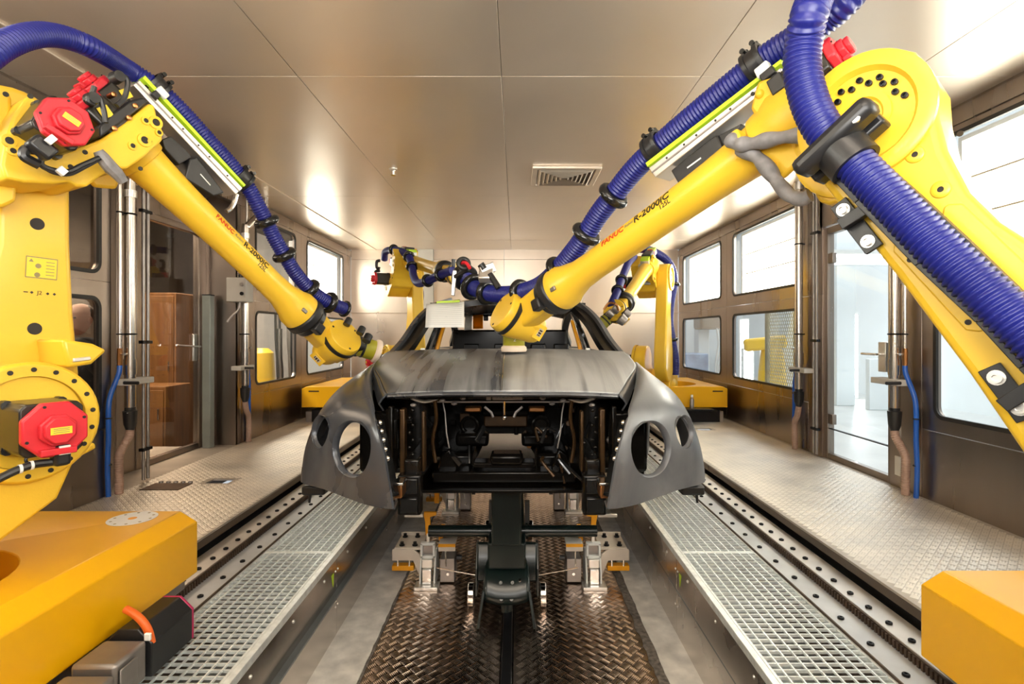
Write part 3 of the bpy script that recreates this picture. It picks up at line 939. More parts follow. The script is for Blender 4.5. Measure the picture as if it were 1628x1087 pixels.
# ---- passenger cell
def pill(pts, w, h, name, mat, par, bev=.01, up=Vector((0, 0, 1))):
    m = MB()
    P = catmull(pts, 6)
    rows = []
    N = len(P)
    for i in range(N):
        t = (P[min(i + 1, N - 1)] - P[max(i - 1, 0)]).normalized()
        a = t.cross(up).normalized(); b = a.cross(t).normalized()
        rows.append([P[i] + a * (sx * w / 2) + b * (sy * h / 2) for sx, sy in ((-1, -1), (1, -1), (1, 1), (-1, 1), (-1, -1))])
    m.grid(rows)
    return m.build(name, mat, par, smooth=40)
for s in (-1, 1):
    ap = [sidept(V(.800, 3.62, .945), s), sidept(V(.755, 3.95, 1.065), s), sidept(V(.690, 4.22, 1.235), s), sidept(V(.60, 4.45, 1.350), s), sidept(V(.47, 4.55, 1.405), s)]
    pill(ap, .030, .035, 'screen_pillar', M['primer'], car)
    inner = [p + V(-s * .052, .035, -.02) for p in ap]
    pill(inner, .085, .05, 'pillar_liner', M['carbody_black'], car)
    rail = [sidept(V(.60, 4.47, 1.345), s), sidept(V(.615, 5.0, 1.36), s), sidept(V(.60, 5.6, 1.31), s), sidept(V(.62, 6.2, 1.15), s), sidept(V(.70, 6.6, 1.0), s)]
    pill(rail, .07, .06, 'roof_rail', M['primer'], car)
    pill([sidept(V(.74, 4.95, .62), s), sidept(V(.72, 5.0, .95), s), sidept(V(.60, 5.12, 1.33), s)], .035, .16, 'door_pillar', M['black_shiny'], car, up=Vector((0, 1, 0)))
    pill([sidept(V(.69, 4.90, .80), s), sidept(V(.665, 4.93, .98), s), sidept(V(.575, 5.02, 1.30), s)], .010, .014, 'pillar_glint', M['chrome'], car)  # chrome strip put in for bright reflections on the pillar
    pill([sidept(V(.655, 4.90, .90), s), sidept(V(.62, 4.94, 1.06), s), sidept(V(.575, 5.0, 1.24), s)], .020, .05, 'orange_reflection', M['amber'], car, up=Vector((0, 1, 0)))  # amber strip paints in an orange reflection on the door pillar
    pill([sidept(V(.70, 4.55, .93), s), sidept(V(.64, 4.72, 1.14), s), sidept(V(.56, 4.78, 1.31), s)], .012, .03, 'belt_strap', M['black_shiny'], car)
    # body side: door shells below the window line, sill, rear quarter
    g = []
    for (z, x) in ((.17, .90), (.30, .97), (.55, .985), (.75, .965), (.90, .90), (.96, .84)):
        g.append([sidept(V(x * k, y, z), s) for (y, k) in ((3.66, .965), (4.0, .99), (4.6, 1.0), (5.3, 1.0), (6.0, 1.0), (6.5, .97), (6.9, .88))])
    MB().grid(smooth_grid(g, 3, 4)).build('body_side', M['primer'], car, solid=.02, smooth=50)
    MB().grid([[sidept(V(x, y, z), s) for y in (3.7, 4.8, 6.4)] for (x, z) in ((.84, .955), (.66, .95), (.66, .62), (.80, .30))]).build('door_liner', M['carbody_black'], car, solid=.01)
# roof skin, header, rear
roofc = []
for (y, z, hw) in ((4.55, 1.408, .50), (4.75, 1.425, .585), (5.1, 1.43, .60), (5.5, 1.40, .59), (5.85, 1.345, .57)):
    roofc.append([V(CARX + hw * t, y + .10 * t * t * (1 if y < 4.7 else 0) * -1, z - .055 * abs(t) ** 2.5) for t in (-1, -.7, -.35, 0, .35, .7, 1)])
roofc[0] = [V(CARX + .50 * t, 4.53 + .02 * t * t, 1.408 - .05 * abs(t) ** 2.5) for t in (-1, -.7, -.35, 0, .35, .7, 1)]
MB().grid(smooth_grid(roofc, 5, 4)).build('roof', M['primer'], car, solid=.012, smooth=50)
hd = [V(CARX + .50 * t, 4.56, 1.388 - .05 * abs(t) ** 2.5) for t in (-1, -.6, -.2, .2, .6, 1)]
pill(hd, .06, .045, 'roof_header', M['carbody_black'], car, up=Vector((0, 0, 1)))
MB().bx(CARX - .60, CARX + .60, 5.72, 5.78, .45, 1.165).build('rear_bulkhead', M['carbody_black'], car, bevel=.02)
for x in (-.48, -.16, .22, .46):
    MB().bx(CARX + x, CARX + x + .16, 5.70, 5.725, .80, 1.02).build('bulkhead_pressing', M['black_shiny'], car, bevel=.02)
MB().bx(CARX - .60, CARX + .60, 5.80, 5.86, 1.31, 1.37).build('rear_header', M['carbody_black'], car, bevel=.015)
for x in (-.25, 0.02, .25):
    MB().box((CARX + x, 5.78, 1.285), (.05, .05, .05)).build('header_bracket', M['black'], car, bevel=.008)
MB().bx(CARX - .80, CARX + .80, 5.9, 6.9, .92, .95).build('rear_deck', M['primer'], car, bevel=.01)
MB().bx(CARX - .82, CARX + .82, 3.78, 6.4, .16, .20).build('floor_pan', M['carbody_black'], car, bevel=.01)
# dashboard carrier and cowl behind the bonnet
MB().bx(CARX - .72, CARX + .72, 3.68, 3.80, .90, .985).build('cowl', M['carbody_black'], car, bevel=.02)
MB().cyl((CARX - .70, 4.02, .90), (CARX + .70, 4.02, .90), .035, None, 14).build('dash_tube', M['black_shiny'], car)
for s, x in ((-1, -.60), (1, .58)):
    MB().bx(CARX + x - .015, CARX + x + .015, 3.90, 3.93, .95, 1.02).build('bright_clip', M['white_plastic'], car, bevel=.004)

# ---- engine bay
bay = M['carbody_black']
fw = MB()
TX0, TX1, TX2, TX3 = -.17, .14, -.115, .10
fw.bx(CARX - .80, CARX + TX0 - .02, 3.66, 3.70, .30, .97).bx(CARX + TX1 + .06, CARX + .80, 3.66, 3.70, .30, .97).bx(CARX + TX0 - .02, CARX + TX1 + .06, 3.66, 3.70, .455, .97)
fw.build('firewall', bay, car)
MB().prism([V(CARX + TX0 - .022, 3.65, .30), V(CARX + TX0 - .022, 3.65, .46), V(CARX + TX2, 3.65, .46)], (0, .04, 0)).build('tunnel_gusset', bay, car)
MB().prism([V(CARX + TX1 + .062, 3.65, .30), V(CARX + TX1 + .062, 3.65, .46), V(CARX + TX3, 3.65, .46)], (0, .04, 0)).build('tunnel_gusset', bay, car)
for s in (-1, 1):
    x = lambda v: CARX + s * v
    def bxs(a, b, y0, y1, z0, z1, name, mat, bev=.01, par=car):
        e = sorted((x(a), x(b)))
        return MB().bx(e[0], e[1], y0, y1, z0, z1).build(name, mat, par, bevel=bev)
    bxs(.40, .47, 2.62, 3.70, .40, .52, 'chassis_rail', bay)
    bxs(.38, .49, 2.56, 2.63, .27, .46, 'crash_box', bay)
    bxs(.395, .475, 2.545, 2.565, .375, .445, 'box_opening', M['black_shiny'], .004)
    bxs(.395, .475, 2.545, 2.565, .285, .355, 'box_opening', M['black_shiny'], .004)
    bxs(.74, .76, 2.95, 3.68, .35, .80, 'inner_wing', bay, .01)
    bxs(.55, .75, 2.84, 2.88, .40, .72, 'wing_bulkhead', bay, .02)
    bxs(.55, .66, 3.0, 3.66, .775, .82, 'upper_rail', bay)
    # upright carriers in brown and black, struts, towers, looms
    bxs(.475, .50, 2.66, 2.72, .42, .755, 'upright', M['bay_brown'], .006)
    bxs(.53, .552, 2.64, 2.69, .40, .77, 'upright', bay, .006)
    bxs(.385, .40, 2.70, 2.76, .44, .74, 'upright', M['bay_brown'], .006)
    m = MB()
    for k in range(9):
        m.ball((x(.438 + .016 * (k % 2)), 2.67, .46 + .036 * k), .009, 8, 6)
    m.build('bolt_row', M['carbody_black'], car)
    MB().tube([V(x(.325), 2.9, .78), V(x(.31), 2.9, .70), V(x(.30), 2.88, .60), V(x(.285), 2.88, .52)], .004, 8).build('stay', M['gear_grey'], car)
    MB().tube(catmull([V(x(.36), 2.85, .80), V(x(.35), 2.86, .68), V(x(.375), 2.9, .56), V(x(.36), 2.9, .44)], 5), .010, 8).build('wire_loom', M['bay_brown'], car)
    MB().tube(catmull([V(x(.46), 2.75, .80), V(x(.40), 2.8, .775), V(x(.33), 2.86, .79)], 5), .009, 8).build('wire_loom', M['aluminium'], car)
    MB().cyl((x(.52), 3.25, .45), (x(.52), 3.25, .80), .13, .10, 20).build('strut_tower', bay, car)
    MB().lathe((x(.52), 3.25, .80), (0, 0, 1), [(0, .10), (.012, .098), (.014, .045), (.03, .04)], 20).build('tower_cap', M['gear_grey'], car)
    MB().cyl((x(.22), 3.45, .555), (x(.22), 3.40, .555), .055, .05, 18).build('mount_disc', bay, car)
    MB().ring((x(.22), 3.39, .555), (0, 1, 0), .05, .012, 20, 8).build('mount_ring', bay, car)
    bxs(.10, .30, 3.30, 3.42, .44, .52, 'engine_mount', bay, .02)
    bxs(.14, .24, 3.24, 3.30, .655, .69, 'fluid_box', M['copper'], .01)
    MB().prism([V(x(.26), 3.1, .34), V(x(.38), 3.1, .34), V(x(.36), 3.1, .43), V(x(.31), 3.1, .47)], (0, .05, 0)).build('subframe_arm', bay, car, bevel=.008)
    bxs(.13, .20, 3.66, 3.675, .72, .76, 'bay_label', M['copper'], .004)
    bxs(.205, .235, 3.63, 3.66, .70, .77, 'bay_clip', M['aluminium'], .004)
    m = MB()
    for (a, y, z) in ((.30, 2.72, .79), (.25, 2.8, .765), (.44, 2.7, .77), (.20, 2.74, .80)):
        m.ball((x(a), y, z), (.016, .016, .010), 8, 6)
    m.build('clip_row', M['gear_grey'], car)
MB().bx(CARX - .52, CARX + .52, 2.95, 3.70, .262, .280).build('shade_tray', bay, car, bevel=.004)  # added tray that keeps light off the floor under the car
# loose harness, brackets and plugs that fill the bay
rb_ = random.Random(11)
for k in range(46):
    s = -1 if k % 2 else 1
    x0, y0, z0 = CARX + s * rb_.uniform(.14, .58), rb_.uniform(2.85, 3.55), rb_.uniform(.36, .76)
    kind = k % 4
    mt = (bay, M['black_shiny'], M['bay_brown'], M['black_shiny'], bay, M['gear_grey'], M['copper'])[rb_.randrange(7)]
    if kind == 0:
        MB().tube(catmull([V(x0, y0, z0), V(x0 + rb_.uniform(-.06, .06), y0 + .03, z0 + .07), V(x0 + rb_.uniform(-.1, .1), y0 + .02, z0 + rb_.uniform(-.12, .12))], 5), rb_.uniform(.006, .012), 8).build('wire_loom', M['black_shiny'] if k % 8 else M['bay_brown'], car)
    elif kind == 1:
        MB().box((x0, y0, z0), (rb_.uniform(.03, .09), .04, rb_.uniform(.02, .06))).build('bay_bracket', bay if mt is M['copper'] else mt, car, bevel=.005)
    elif kind == 2:
        MB().cyl((x0, y0, z0), (x0, y0 - .03, z0 + .004), rb_.uniform(.010, .022), None, 12).build('plug', mt, car, bevel=.003)
    else:
        MB().beam((x0, y0, z0), (x0 + rb_.uniform(-.08, .08), y0 + .05, z0 + rb_.uniform(.05, .14)), .012, .03).build('bay_strut', M['black_shiny'], car, bevel=.003)
# cross members
MB().bx(CARX - .42, CARX + .42, 2.90, 2.915, .756, .766).build('slam_bar', M['gear_grey'], car, bevel=.003)
MB().bx(CARX - .60, CARX + .60, 2.80, 2.90, .785, .815).build('slam_panel', bay, car, bevel=.01)
tagp = MB().bx(CARX - .055, CARX + .10, 2.78, 2.795, .785, .830).build('catch_plate', M['gear_grey'], car, bevel=.004)
MB().bx(CARX - .085, CARX - .06, 2.77, 2.79, .785, .832).build('catch_guide', M['gear_grey'], car, bevel=.003)
MB().bx(CARX + .05, CARX + .11, 2.74, 2.76, .812, .818).build('catch_lever', M['chrome'], car, bevel=.002)
MB().cyl((CARX + .005, 2.86, .69), (CARX + .005, 2.86, .77), .006, None, 8).build('catch_rod', M['chrome'], car)
MB().ball((CARX + .005, 2.86, .685), .014, 10, 8).build('catch_knob', M['chrome'], car)
for s in (-1, 1):
    MB().tube([V(CARX + s * .055, 2.9, .68), V(CARX + s * .065, 2.9, .705), V(CARX + s * .10, 2.9, .735)], .007, 8).build('latch_arm', M['gear_grey'], car)
MB().bx(CARX - .14, CARX + .14, 3.50, 3.56, .525, .60).build('cross_member', M['bay_brown'], car, bevel=.01)
MB().bx(CARX - .15, CARX + .15, 3.47, 3.50, .60, .64).build('cross_member', bay, car, bevel=.01)
MB().bx(CARX - .17, CARX + .17, 3.0, 3.12, .385, .415).build('subframe', bay, car, bevel=.008)
MB().bx(CARX - .40, CARX + .40, 3.04, 3.18, .29, .355).build('subframe', bay, car, bevel=.01)
MB().bx(CARX - .075, CARX + .105, 2.98, 3.12, .40, .465).build('steering_rack', M['carbody_black'], car, bevel=.02)
MB().cyl((CARX + .068, 3.6, .46), (CARX + .068, 3.6, .62), .014, None, 10).build('prop_post', bay, car)
for s in (-1, 1):
    MB().bx(CARX + s * .19, CARX + s * .38, 3.2, 3.9, .30, .42).build('lower_arm', bay, car, bevel=.02)

def words(txt, name, size, mat, parent, place, depth=.0012, bold=.0, shear=0.0, align='CENTER', cuts=0, width=None):
    """lettering as real geometry; place(x, y, z) puts the flat text where it stands"""
    cu = bpy.data.curves.new(name, 'FONT')
    cu.body = txt; cu.size = size; cu.align_x = align; cu.align_y = 'CENTER'; cu.extrude = depth; cu.offset = bold; cu.shear = shear
    cu.resolution_u = 3
    t = bpy.data.objects.new(name, cu); COL.objects.link(t)
    me = bpy.data.meshes.new_from_object(t)
    bpy.data.objects.remove(t)
    if width:
        xs_ = [v.co.x for v in me.vertices]; k = width / (max(xs_) - min(xs_))
        for v in me.vertices: v.co.x *= k; v.co.y *= k
    if cuts:
        bm = bmesh.new(); bm.from_mesh(me)
        bmesh.ops.triangulate(bm, faces=bm.faces)
        for _ in range(cuts):
            bmesh.ops.subdivide_edges(bm, edges=[e for e in bm.edges if e.calc_length() > size * .12], cuts=1)
            bmesh.ops.triangulate(bm, faces=bm.faces)
        bm.to_mesh(me); bm.free()
    org = origin_of(parent)
    for v in me.vertices:
        v.co = place(v.co.x, v.co.y, v.co.z) - org
    me.materials.append(mat)
    o = bpy.data.objects.new(name, me); COL.objects.link(o); o.parent = parent
    return o
words('NOTO', 'lettering', .030, M['ink'], tagp, lambda x, y, z: V(CARX + .012 + x, 2.779 - z, .808 + y), .002)

# ---- sheets hung in the screen opening and on the rear opening
def sheet(name, quad, label, cat, lines, mat):
    """quad: top-left, top-right, bottom-right, bottom-left"""
    o = thing(name, (quad[0] + quad[2]) / 2, label, cat)
    a, b, c, d = quad
    n = (b - a).cross(d - a).normalized()
    rows = []
    for i in range(5):
        v = i / 4
        rows.append([a.lerp(b, u).lerp(d.lerp(c, u), v) + n * (.004 * sin(3 * u + 2 * v)) for u in [k / 6 for k in range(7)]])
    MB().grid(rows).build('leaf', mat, o, solid=.0006, smooth=60)
    if lines:
        m = MB()
        for (u0, u1, v, w) in lines:
            p = [a.lerp(b, u).lerp(d.lerp(c, u), vv) + n * (-.0075) for (u, vv) in ((u0, v), (u1, v), (u1, v + w), (u0, v + w))]
            m.prism(p, n * .0005)
        m.build('print', M['ink_grey2'], o)
    return o
M['ink_grey2'] = paint('print_grey', (0.64, 0.66, 0.65), 0.7, 0, 0.1)
q = [at(678, 483, 4.16), at(738, 479, 4.20), at(738, 521, 4.05), at(676, 520, 4.02)]
ln = [(.06, .94, .14 + .075 * k, .012) for k in range(11)] + [(.50, .56, .585, .03), (.30, .92, .03, .02)]
s1 = sheet('paper_sheet', q, 'white printed paper sheet hung in the car windscreen opening', 'paper', ln, M['paper'])
MB().beam(at(694, 480.5, 4.17), at(731, 478.5, 4.17), .004, .016).build('tape', M['lime'], s1)
q = [at(740, 500, 5.66), at(751, 500, 5.66), at(750, 524, 5.67), at(738, 525, 5.67)]
sheet('paper_sheet', q, 'small white sheet beside the orange card in the rear opening', 'paper', [(.1, .6, .3 + .1 * k, .03) for k in range(5)], M['paper_thin'])
q = [at(752, 501, 5.64), at(768, 500, 5.64), at(768, 522, 5.68), at(752, 523, 5.68)]
sheet('orange_card', q, 'orange card hung in the rear opening of the car', 'card', None, M['card_orange'])
# ============================================================ the four robots
class Pose:
    def __init__(s, J3, h, phi, arm, off=.235, L=1.73, Lt=1.40, base=.14):
        s.J3 = Vector(J3); s.h = Vector((h[0], h[1], 0)).normalized(); s.l = Vector((-s.h.y, s.h.x, 0)); s.z = Vector((0, 0, 1))
        p = radians(phi)
        s.f = s.h * cos(p) - s.z * sin(p); s.n = s.h * sin(p) + s.z * cos(p)
        s.off, s.L, s.Lt, s.base = off, L, Lt, base
        q = radians(arm)                       # lean of the lower arm: 0 upright, + leans forward
        s.a = s.h * sin(q) + s.z * cos(q); s.t = s.h * cos(q) - s.z * sin(q)
        s.J2 = s.J3 - s.a * 1.10
        s.J1 = s.J2 - s.h * .312
        s.W = s.J3 + s.n * off + s.f * L
    def H(s, x, v, z): return s.J3 + s.f * x + s.l * v + s.n * z
    def A(s, q, t, v): return s.J2 + s.a * q + s.t * t + s.l * v
    def B(s, u, v, z): p = s.J1 + s.h * u + s.l * v; return V(p.x, p.y, z)
    def ax(s, x): return s.J3 + s.n * s.off + s.f * x
    def PL(s, px, py, v):
        r = at(px, py, 1.0) - Vector((0, 0, EYE)); C = Vector((0, 0, EYE))
        k = (s.l.dot(s.J3 - C) + v) / s.l.dot(r)
        return C + r * k
    def toH(s, px, py, v):
        p = s.PL(px, py, v) - s.J3
        return (p.dot(s.f), p.dot(s.n))
PLeft = Pose((-1.89, 2.096, 1.905), (.51, .86), 37.8, 2.5, .25, 1.71, 1.40)
PRight = Pose((1.141, 1.655, 1.72), (-.619, .785), 22.8, 36.0, .23, 1.88, 1.50)
PLeftBack = Pose((-1.50, 7.20, 1.87), (.50, -.86), 12.0, -2.0, .235, 1.73, 1.40, .16)
PRightBack = Pose((1.82, 7.25, 1.86), (-.45, -.89), 25.0, -3.0, .235, 1.73, 1.40, .16)

def arc(cx, cy, r, a0, a1, n):
    return [(cx + r * cos(radians(a0 + (a1 - a0) * k / n)), cy + r * sin(radians(a0 + (a1 - a0) * k / n))) for k in range(n + 1)]
# outline of the lower arm: (along, across) - across is positive to the front
ARM = arc(1.10, 0, .185, 60, -70, 10)
ARM = [(1.10 + .180 * cos(radians(a)), .180 * sin(radians(a))) for a in range(80, -80, -12)]
ARM += [(1.03, -.15), (.96, -.105), (.88, -.068), (.76, -.036), (.66, -.034), (.56, -.050), (.44, -.085), (.30, -.13), (.16, -.20)]
ARM += [(.26 * cos(radians(a)), .26 * sin(radians(a))) for a in range(-105, -256, -15)]
ARM += [(.16, .255), (.40, .225), (.70, .200), (.95, .188)]
HOUSE = [PLeft.toH(x, y, -.2) for x, y in [(30, 152), (39, 149), (50, 148), (56, 157), (64, 162), (45, 182), (30, 200),
         (60, 225), (110, 240), (158, 224), (200, 195), (238, 164), (246, 167), (250, 185), (258, 201), (259, 223), (232, 248), (203, 268), (182, 268), (162, 279), (138, 297),
         (122, 296), (110, 289), (86, 292), (40, 290), (10, 284), (2, 262), (8, 225), (20, 185)]]
HOUSE = [(max(x, -.075), z) for x, z in HOUSE]

def socket_bolt(c, d, r, name, mat, par):
    return MB().lathe(c, d, [(-.004, r), (.007, r), (.008, r * .8), (.008, r * .5), (.002, r * .45)], 12).build(name, mat, par)

def octagon(P, mapf, r, sq=1.0, ph=22.5):
    return [mapf(r * cos(radians(ph + 45 * k)) * sq, r * sin(radians(ph + 45 * k))) for k in range(8)]

def motor(par, c, ax, e1, e2, body, L, cap, label=True, rot=22.5):
    """square servo motor: dark body, red eight-sided cover with its raised middle"""
    ax = Vector(ax).normalized()
    m = MB()
    sq = [(1, .8), (.8, 1), (-.8, 1), (-1, .8), (-1, -.8), (-.8, -1), (.8, -1), (1, -.8)]
    m.prism([c + e1 * (a * body) + e2 * (b * body) for a, b in sq], ax * L)
    mo = m.build('motor', M['motor_black'], par, bevel=.006)
    for sx in (-1, 1):
        for sy in (-1, 1):
            MB().cyl(c + e1 * (sx * body * .86) + e2 * (sy * body * .86) + ax * .012, c + e1 * (sx * body * .86) + e2 * (sy * body * .86) + ax * .05, body * .2, None, 10).build('mount_lug', M['black'], mo)
    r = cap
    f0 = c + ax * L
    of = lambda k, rr: [f0 + ax * k + e1 * (rr * cos(radians(rot + 45 * i))) + e2 * (rr * sin(radians(rot + 45 * i))) for i in range(8)]
    co = MB().prism(of(0, r), ax * .030).build('motor_cover', M['red'], mo, bevel=.006)
    MB().prism(of(.030, r * .56), ax * .022).build('cover_boss', M['red'], mo, bevel=.004)
    MB().prism(of(.052, r * .47), ax * .016).build('cover_cap', M['red'], mo, bevel=.004)
    for i in range(0, 8, 2):
        p = f0 + ax * .030 + e1 * (r * .86 * cos(radians(rot + 45 * i))) + e2 * (r * .86 * sin(radians(rot + 45 * i)))
        MB().cyl(p - ax * .002, p + ax * .004, r * .05, None, 8).build('screw', M['ink'], mo)
    b0 = f0 + ax * .032 - e2 * (r * .72)
    MB().box(b0 + ax * .012, (1, 1, 1), Matrix((e1 * r * 1.0, e2 * r * .22, ax * .024)).transposed()).build('cover_bar', M['red'], mo, bevel=.003)
    if label:
        p = f0 + ax * .069
        q = [p + e1 * (a * r * .30) + e2 * (b * r * .12) for a, b in ((-1, -1), (1, -1), (1, 1), (-1, 1))]
        MB().prism(q, ax * .0012).build('motor_label', M['label_yellow'], mo)
        for k in (-.5, .1, .6):
            q = [p + ax * .0013 + e1 * (a * r * .22) + e2 * ((k + b * .1) * r * .11) for a, b in ((-1, -1), (1, -1), (1, 1), (-1, 1))]
            MB().prism(q, ax * .0006).build('label_print', M['ink_grey'], mo)
    return mo

def robot(P, label, sv, wrist, tool, detail=True):
    """sv: the side that faces the camera: +1 left of the arm, -1 right of it"""
    R = thing('robot_arm', P.B(0, 0, P.base), label, 'robot', 'sanding robots of the cell')
    Y = M['yellow']; YC = M['yellow_cast']
    H, A = P.H, P.A
    # ---- base and turret
    b = MB().lathe(P.B(0, 0, P.base), (0, 0, 1), [(0, .30), (.04, .30), (.05, .25), (.17, .235), (.19, .27), (.23, .27)], 28)
    b.build('base', YC, R, bevel=.004)
    zt = P.base + .23
    J2z = P.J2.z
    t = MB().lathe(P.B(0, 0, zt), (0, 0, 1), [(0, .26), (.05, .265), (.10, .25), (.15, .20)], 28)
    for (v0, v1) in ((-.20, -.05),):
        o = [(-.24, zt + .02), (.22, zt + .02), (.40, zt + .14), (.48, J2z - .10)] + [(.312 + .205 * cos(radians(a)), J2z + .205 * sin(radians(a))) for a in range(-15, 196, 15)] + [(.02, J2z - .14), (-.20, zt + .17)]
        t.prism([P.B(u, v0, z) for u, z in o], P.l * (v1 - v0))
    t.prism([P.B(u, -.06, z) for u, z in ((-.30, zt + .02), (.30, zt + .02), (.22, zt + .16), (.05, zt + .26), (-.28, zt + .22))], P.l * .28)
    t.build('turret', YC, R, bevel=.012)
    ring = MB().lathe(A(0, 0, -.23), P.l, [(0, .165), (0, .205), (.012, .215), (.035, .215)], 40, cap=False)
    ring.lathe(A(0, 0, -.215), P.l, [(0, .165), (.02, .165)], 40)
    ring.build('shoulder_ring', YC, R, bevel=.003)
    for k in range(18):
        th = 2 * pi * k / 18
        c = A(.188 * cos(th), .188 * sin(th), -.23)
        MB().lathe(c + P.l * .004, -P.l, [(0, .0085), (.007, .0085)], 10).build('ring_bolt', M['ink'], R)
    motor(R, A(-.005, .0, -.22), -P.l, P.h, P.z, .088, .19, .098, rot=22.5)
    # ---- lower arm with its bosses, recessed ring and bolts
    lo = MB().prism([A(q, t_, .075) for q, t_ in ARM], P.l * .155).build('lower_arm', Y, R, bevel=.022, seg=3)
    # left face: rim, dish and the joint's bolts
    MB().lathe(A(1.10, 0, .228), P.l, [(0, .172), (.016, .172), (.020, .166), (.020, .132), (.004, .122)], 48, cap=False).build('joint_rim', Y, lo, smooth=50)
    MB().lathe(A(1.10, 0, .229), P.l, [(0, .070), (.010, .070), (.010, .052), (.002, .046)], 40, cap=False).build('joint_dish', Y, lo, smooth=50)
    MB().lathe(A(1.10, 0, .229), P.l, [(0, .024), (.008, .023), (.008, .0)], 24, cap=False).build('joint_hub', Y, lo, smooth=50)
    if detail:
        for k, a in enumerate(range(-60, 300, 14)):
            if 150 < a < 235: continue
            rr = .088 if k % 2 else .102
            socket_bolt(A(1.10 + rr * cos(radians(a)), rr * sin(radians(a)), .232), P.l, .0085, 'joint_bolt', M['bolt'], lo)
        for (q, t_) in ((.82, .02), (.68, .06), (.74, -.012)):
            pass
        for (q, t_, r) in ((.92, -.018, .022), (.806, -.002, .022)):
            MB().lathe(A(q, t_, .226), P.l, [(0, r), (.006, r), (.008, r * .9), (.008, r * .34)], 24, cap=False).build('boss', Y, lo, smooth=50)
            MB().lathe(A(q, t_, .2265), P.l, [(0, r * .36), (.004, r * .36)], 14).build('boss_hole', M['ink'], lo)
        # raised panels pressed into the face
        for (q0, q1, t0, t1) in ((.47, .77, .100, .166), (.45, .765, -.012, .040)):
            oo = [(q0 + .02, t0), (q1 - .02, t0), (q1, t0 + .02), (q1, t1 - .02), (q1 - .02, t1), (q0 + .02, t1), (q0, t1 - .02), (q0, t0 + .02)]
            MB().prism([A(q, t_, .226) for q, t_ in oo], P.l * .008).build('face_panel', Y, lo, bevel=.004)
        for (q, t_) in ((.503, .150), (.706, .150), (.993, .142), (.938, .146), (.90, .150)):
            MB().lathe(A(q, t_, .232), P.l, [(0, .007), (.004, .007)], 10).build('tapped_hole', M['ink'], lo)
        # right face: round access holes, lettering, sticker
        for (q, t_) in ((.76, .085), (.34, .095)):
            MB().lathe(A(q, t_, .0755), -P.l, [(0, .024), (.0015, .024)], 24).build('access_hole', M['ink'], lo)
        fc = lambda q, t_, k=0: A(q, t_, .0745 - k)
        st = [fc(q, t_) for q, t_ in ((.625, .058), (.625, .155), (.545, .155), (.545, .058))]
        stk = MB().prism(st, -P.l * .0008).build('sticker', M['label_yellow'], lo)
        pr = MB()
        for (q0, t0, q1, t1) in ((.628, .055, .624, .158), (.546, .055, .542, .158), (.628, .055, .542, .058), (.628, .155, .542, .158)):
            pr.prism([fc(q, t_, .001) for q, t_ in ((q0, t0), (q0, t1), (q1, t1), (q1, t0))], -P.l * .0005)
        for k in range(5):
            q0 = .612 - k * .013
            pr.prism([fc(q, t_, .001) for q, t_ in ((q0, .120), (q0, .148), (q0 - .003, .148), (q0 - .003, .120))], -P.l * .0005)
        for (q, t_) in ((.592, .095), (.556, .093)):
            pr.lathe(fc(q, t_, .001), -P.l, [(0, .010), (.0006, .010)], 10)
        pr.prism([fc(q, t_, .001) for q, t_ in ((.619, .072), (.606, .064), (.606, .080))], -P.l * .0005)
        pr.build('sticker_print', M['ink_grey'], stk)
        if sv < 0:
            words('J2', 'lettering', .022, M['ink'], lo, lambda x, y, z: A(.484 + y, .104 + x, .0742 - z), .0006)
            for t_ in (.079, .130, .152):
                MB().prism([fc(.484 + a, t_ + b, .0006) for a, b in ((.006, 0), (0, .006), (-.006, 0), (0, -.006))], -P.l * .0006).build('direction_mark', M['ink'], lo)
            dm2 = MB().prism([fc(.484 + a, .060 + b, .0006) for a, b in ((.002, -.007), (.002, .007), (-.002, .007), (-.002, -.007))], -P.l * .0006)
            dm2.build('direction_mark', M['ink'], lo)
            # stop block at the foot of the arm
            MB().prism([A(q, t_, -.17) for q, t_ in ((.30, .10), (.285, .20), (.26, .25), (.205, .20), (.19, .12))], P.l * .25).build('stop_block', Y, lo, bevel=.012)
            MB().prism([A(q, t_, -.176) for q, t_ in ((.228, .135), (.236, .19), (.222, .195), (.212, .135))], P.l * .02).build('stop_label', M['aluminium'], lo, bevel=.003)
            MB().prism([A(q, t_, -.05) for q, t_ in ((-.15, .20), (-.12, .27), (-.145, .28), (-.20, .17), (-.22, .10))], P.l * .06).build('stop_cam', Y, R, bevel=.01)
    # ---- elbow housing
    ho = MB().prism([H(x, -.20, z) for x, z in HOUSE], P.l * .27).build('elbow_housing', YC, R, bevel=.016, seg=3)
    fl = MB().lathe(P.ax(.14), P.f, [(0, .13), (.10, .135), (.14, .118), (.20, .105)], 28)
    fl.build('forearm_flange', YC, R, bevel=.004)
    if True:
        for (px, py, r) in ((229, 223, .019), (247, 195, .019), (210, 232, .012), (231, 192, .012), (252, 211, .011), (238, 225, .008), (20, 240, .012), (14, 224, .016)):
            x, z = PLeft.toH(px, py, -.2)
            MB().lathe(H(x, -.199, z), -P.l, [(0, r * 1.45), (.008, r * 1.4), (.009, r * .8)], 18, cap=False).build('boss', YC, ho, smooth=50)
            MB().lathe(H(x, -.2, z), -P.l, [(0, r * .82), (.006, r * .82)], 14).build('boss_hole', M['ink'], ho)
        for (px, py) in ((9, 150), (48, 153), (223, 268), (135, 242), (112, 265), (170, 272)):
            x, z = PLeft.toH(px, py, -.2)
            MB().lathe(H(x, -.2, z), -P.l, [(0, .009), (.003, .009)], 10).build('tapped_hole', M['ink'], ho)
        # left face of the housing: ribs, pads and a dished pocket
        MB().lathe(H(.10, .065, .02), P.l, [(0, .16), (.02, .158), (.024, .15), (.024, .125), (.006, .118)], 36, cap=False).build('side_rim', YC, ho, smooth=50)
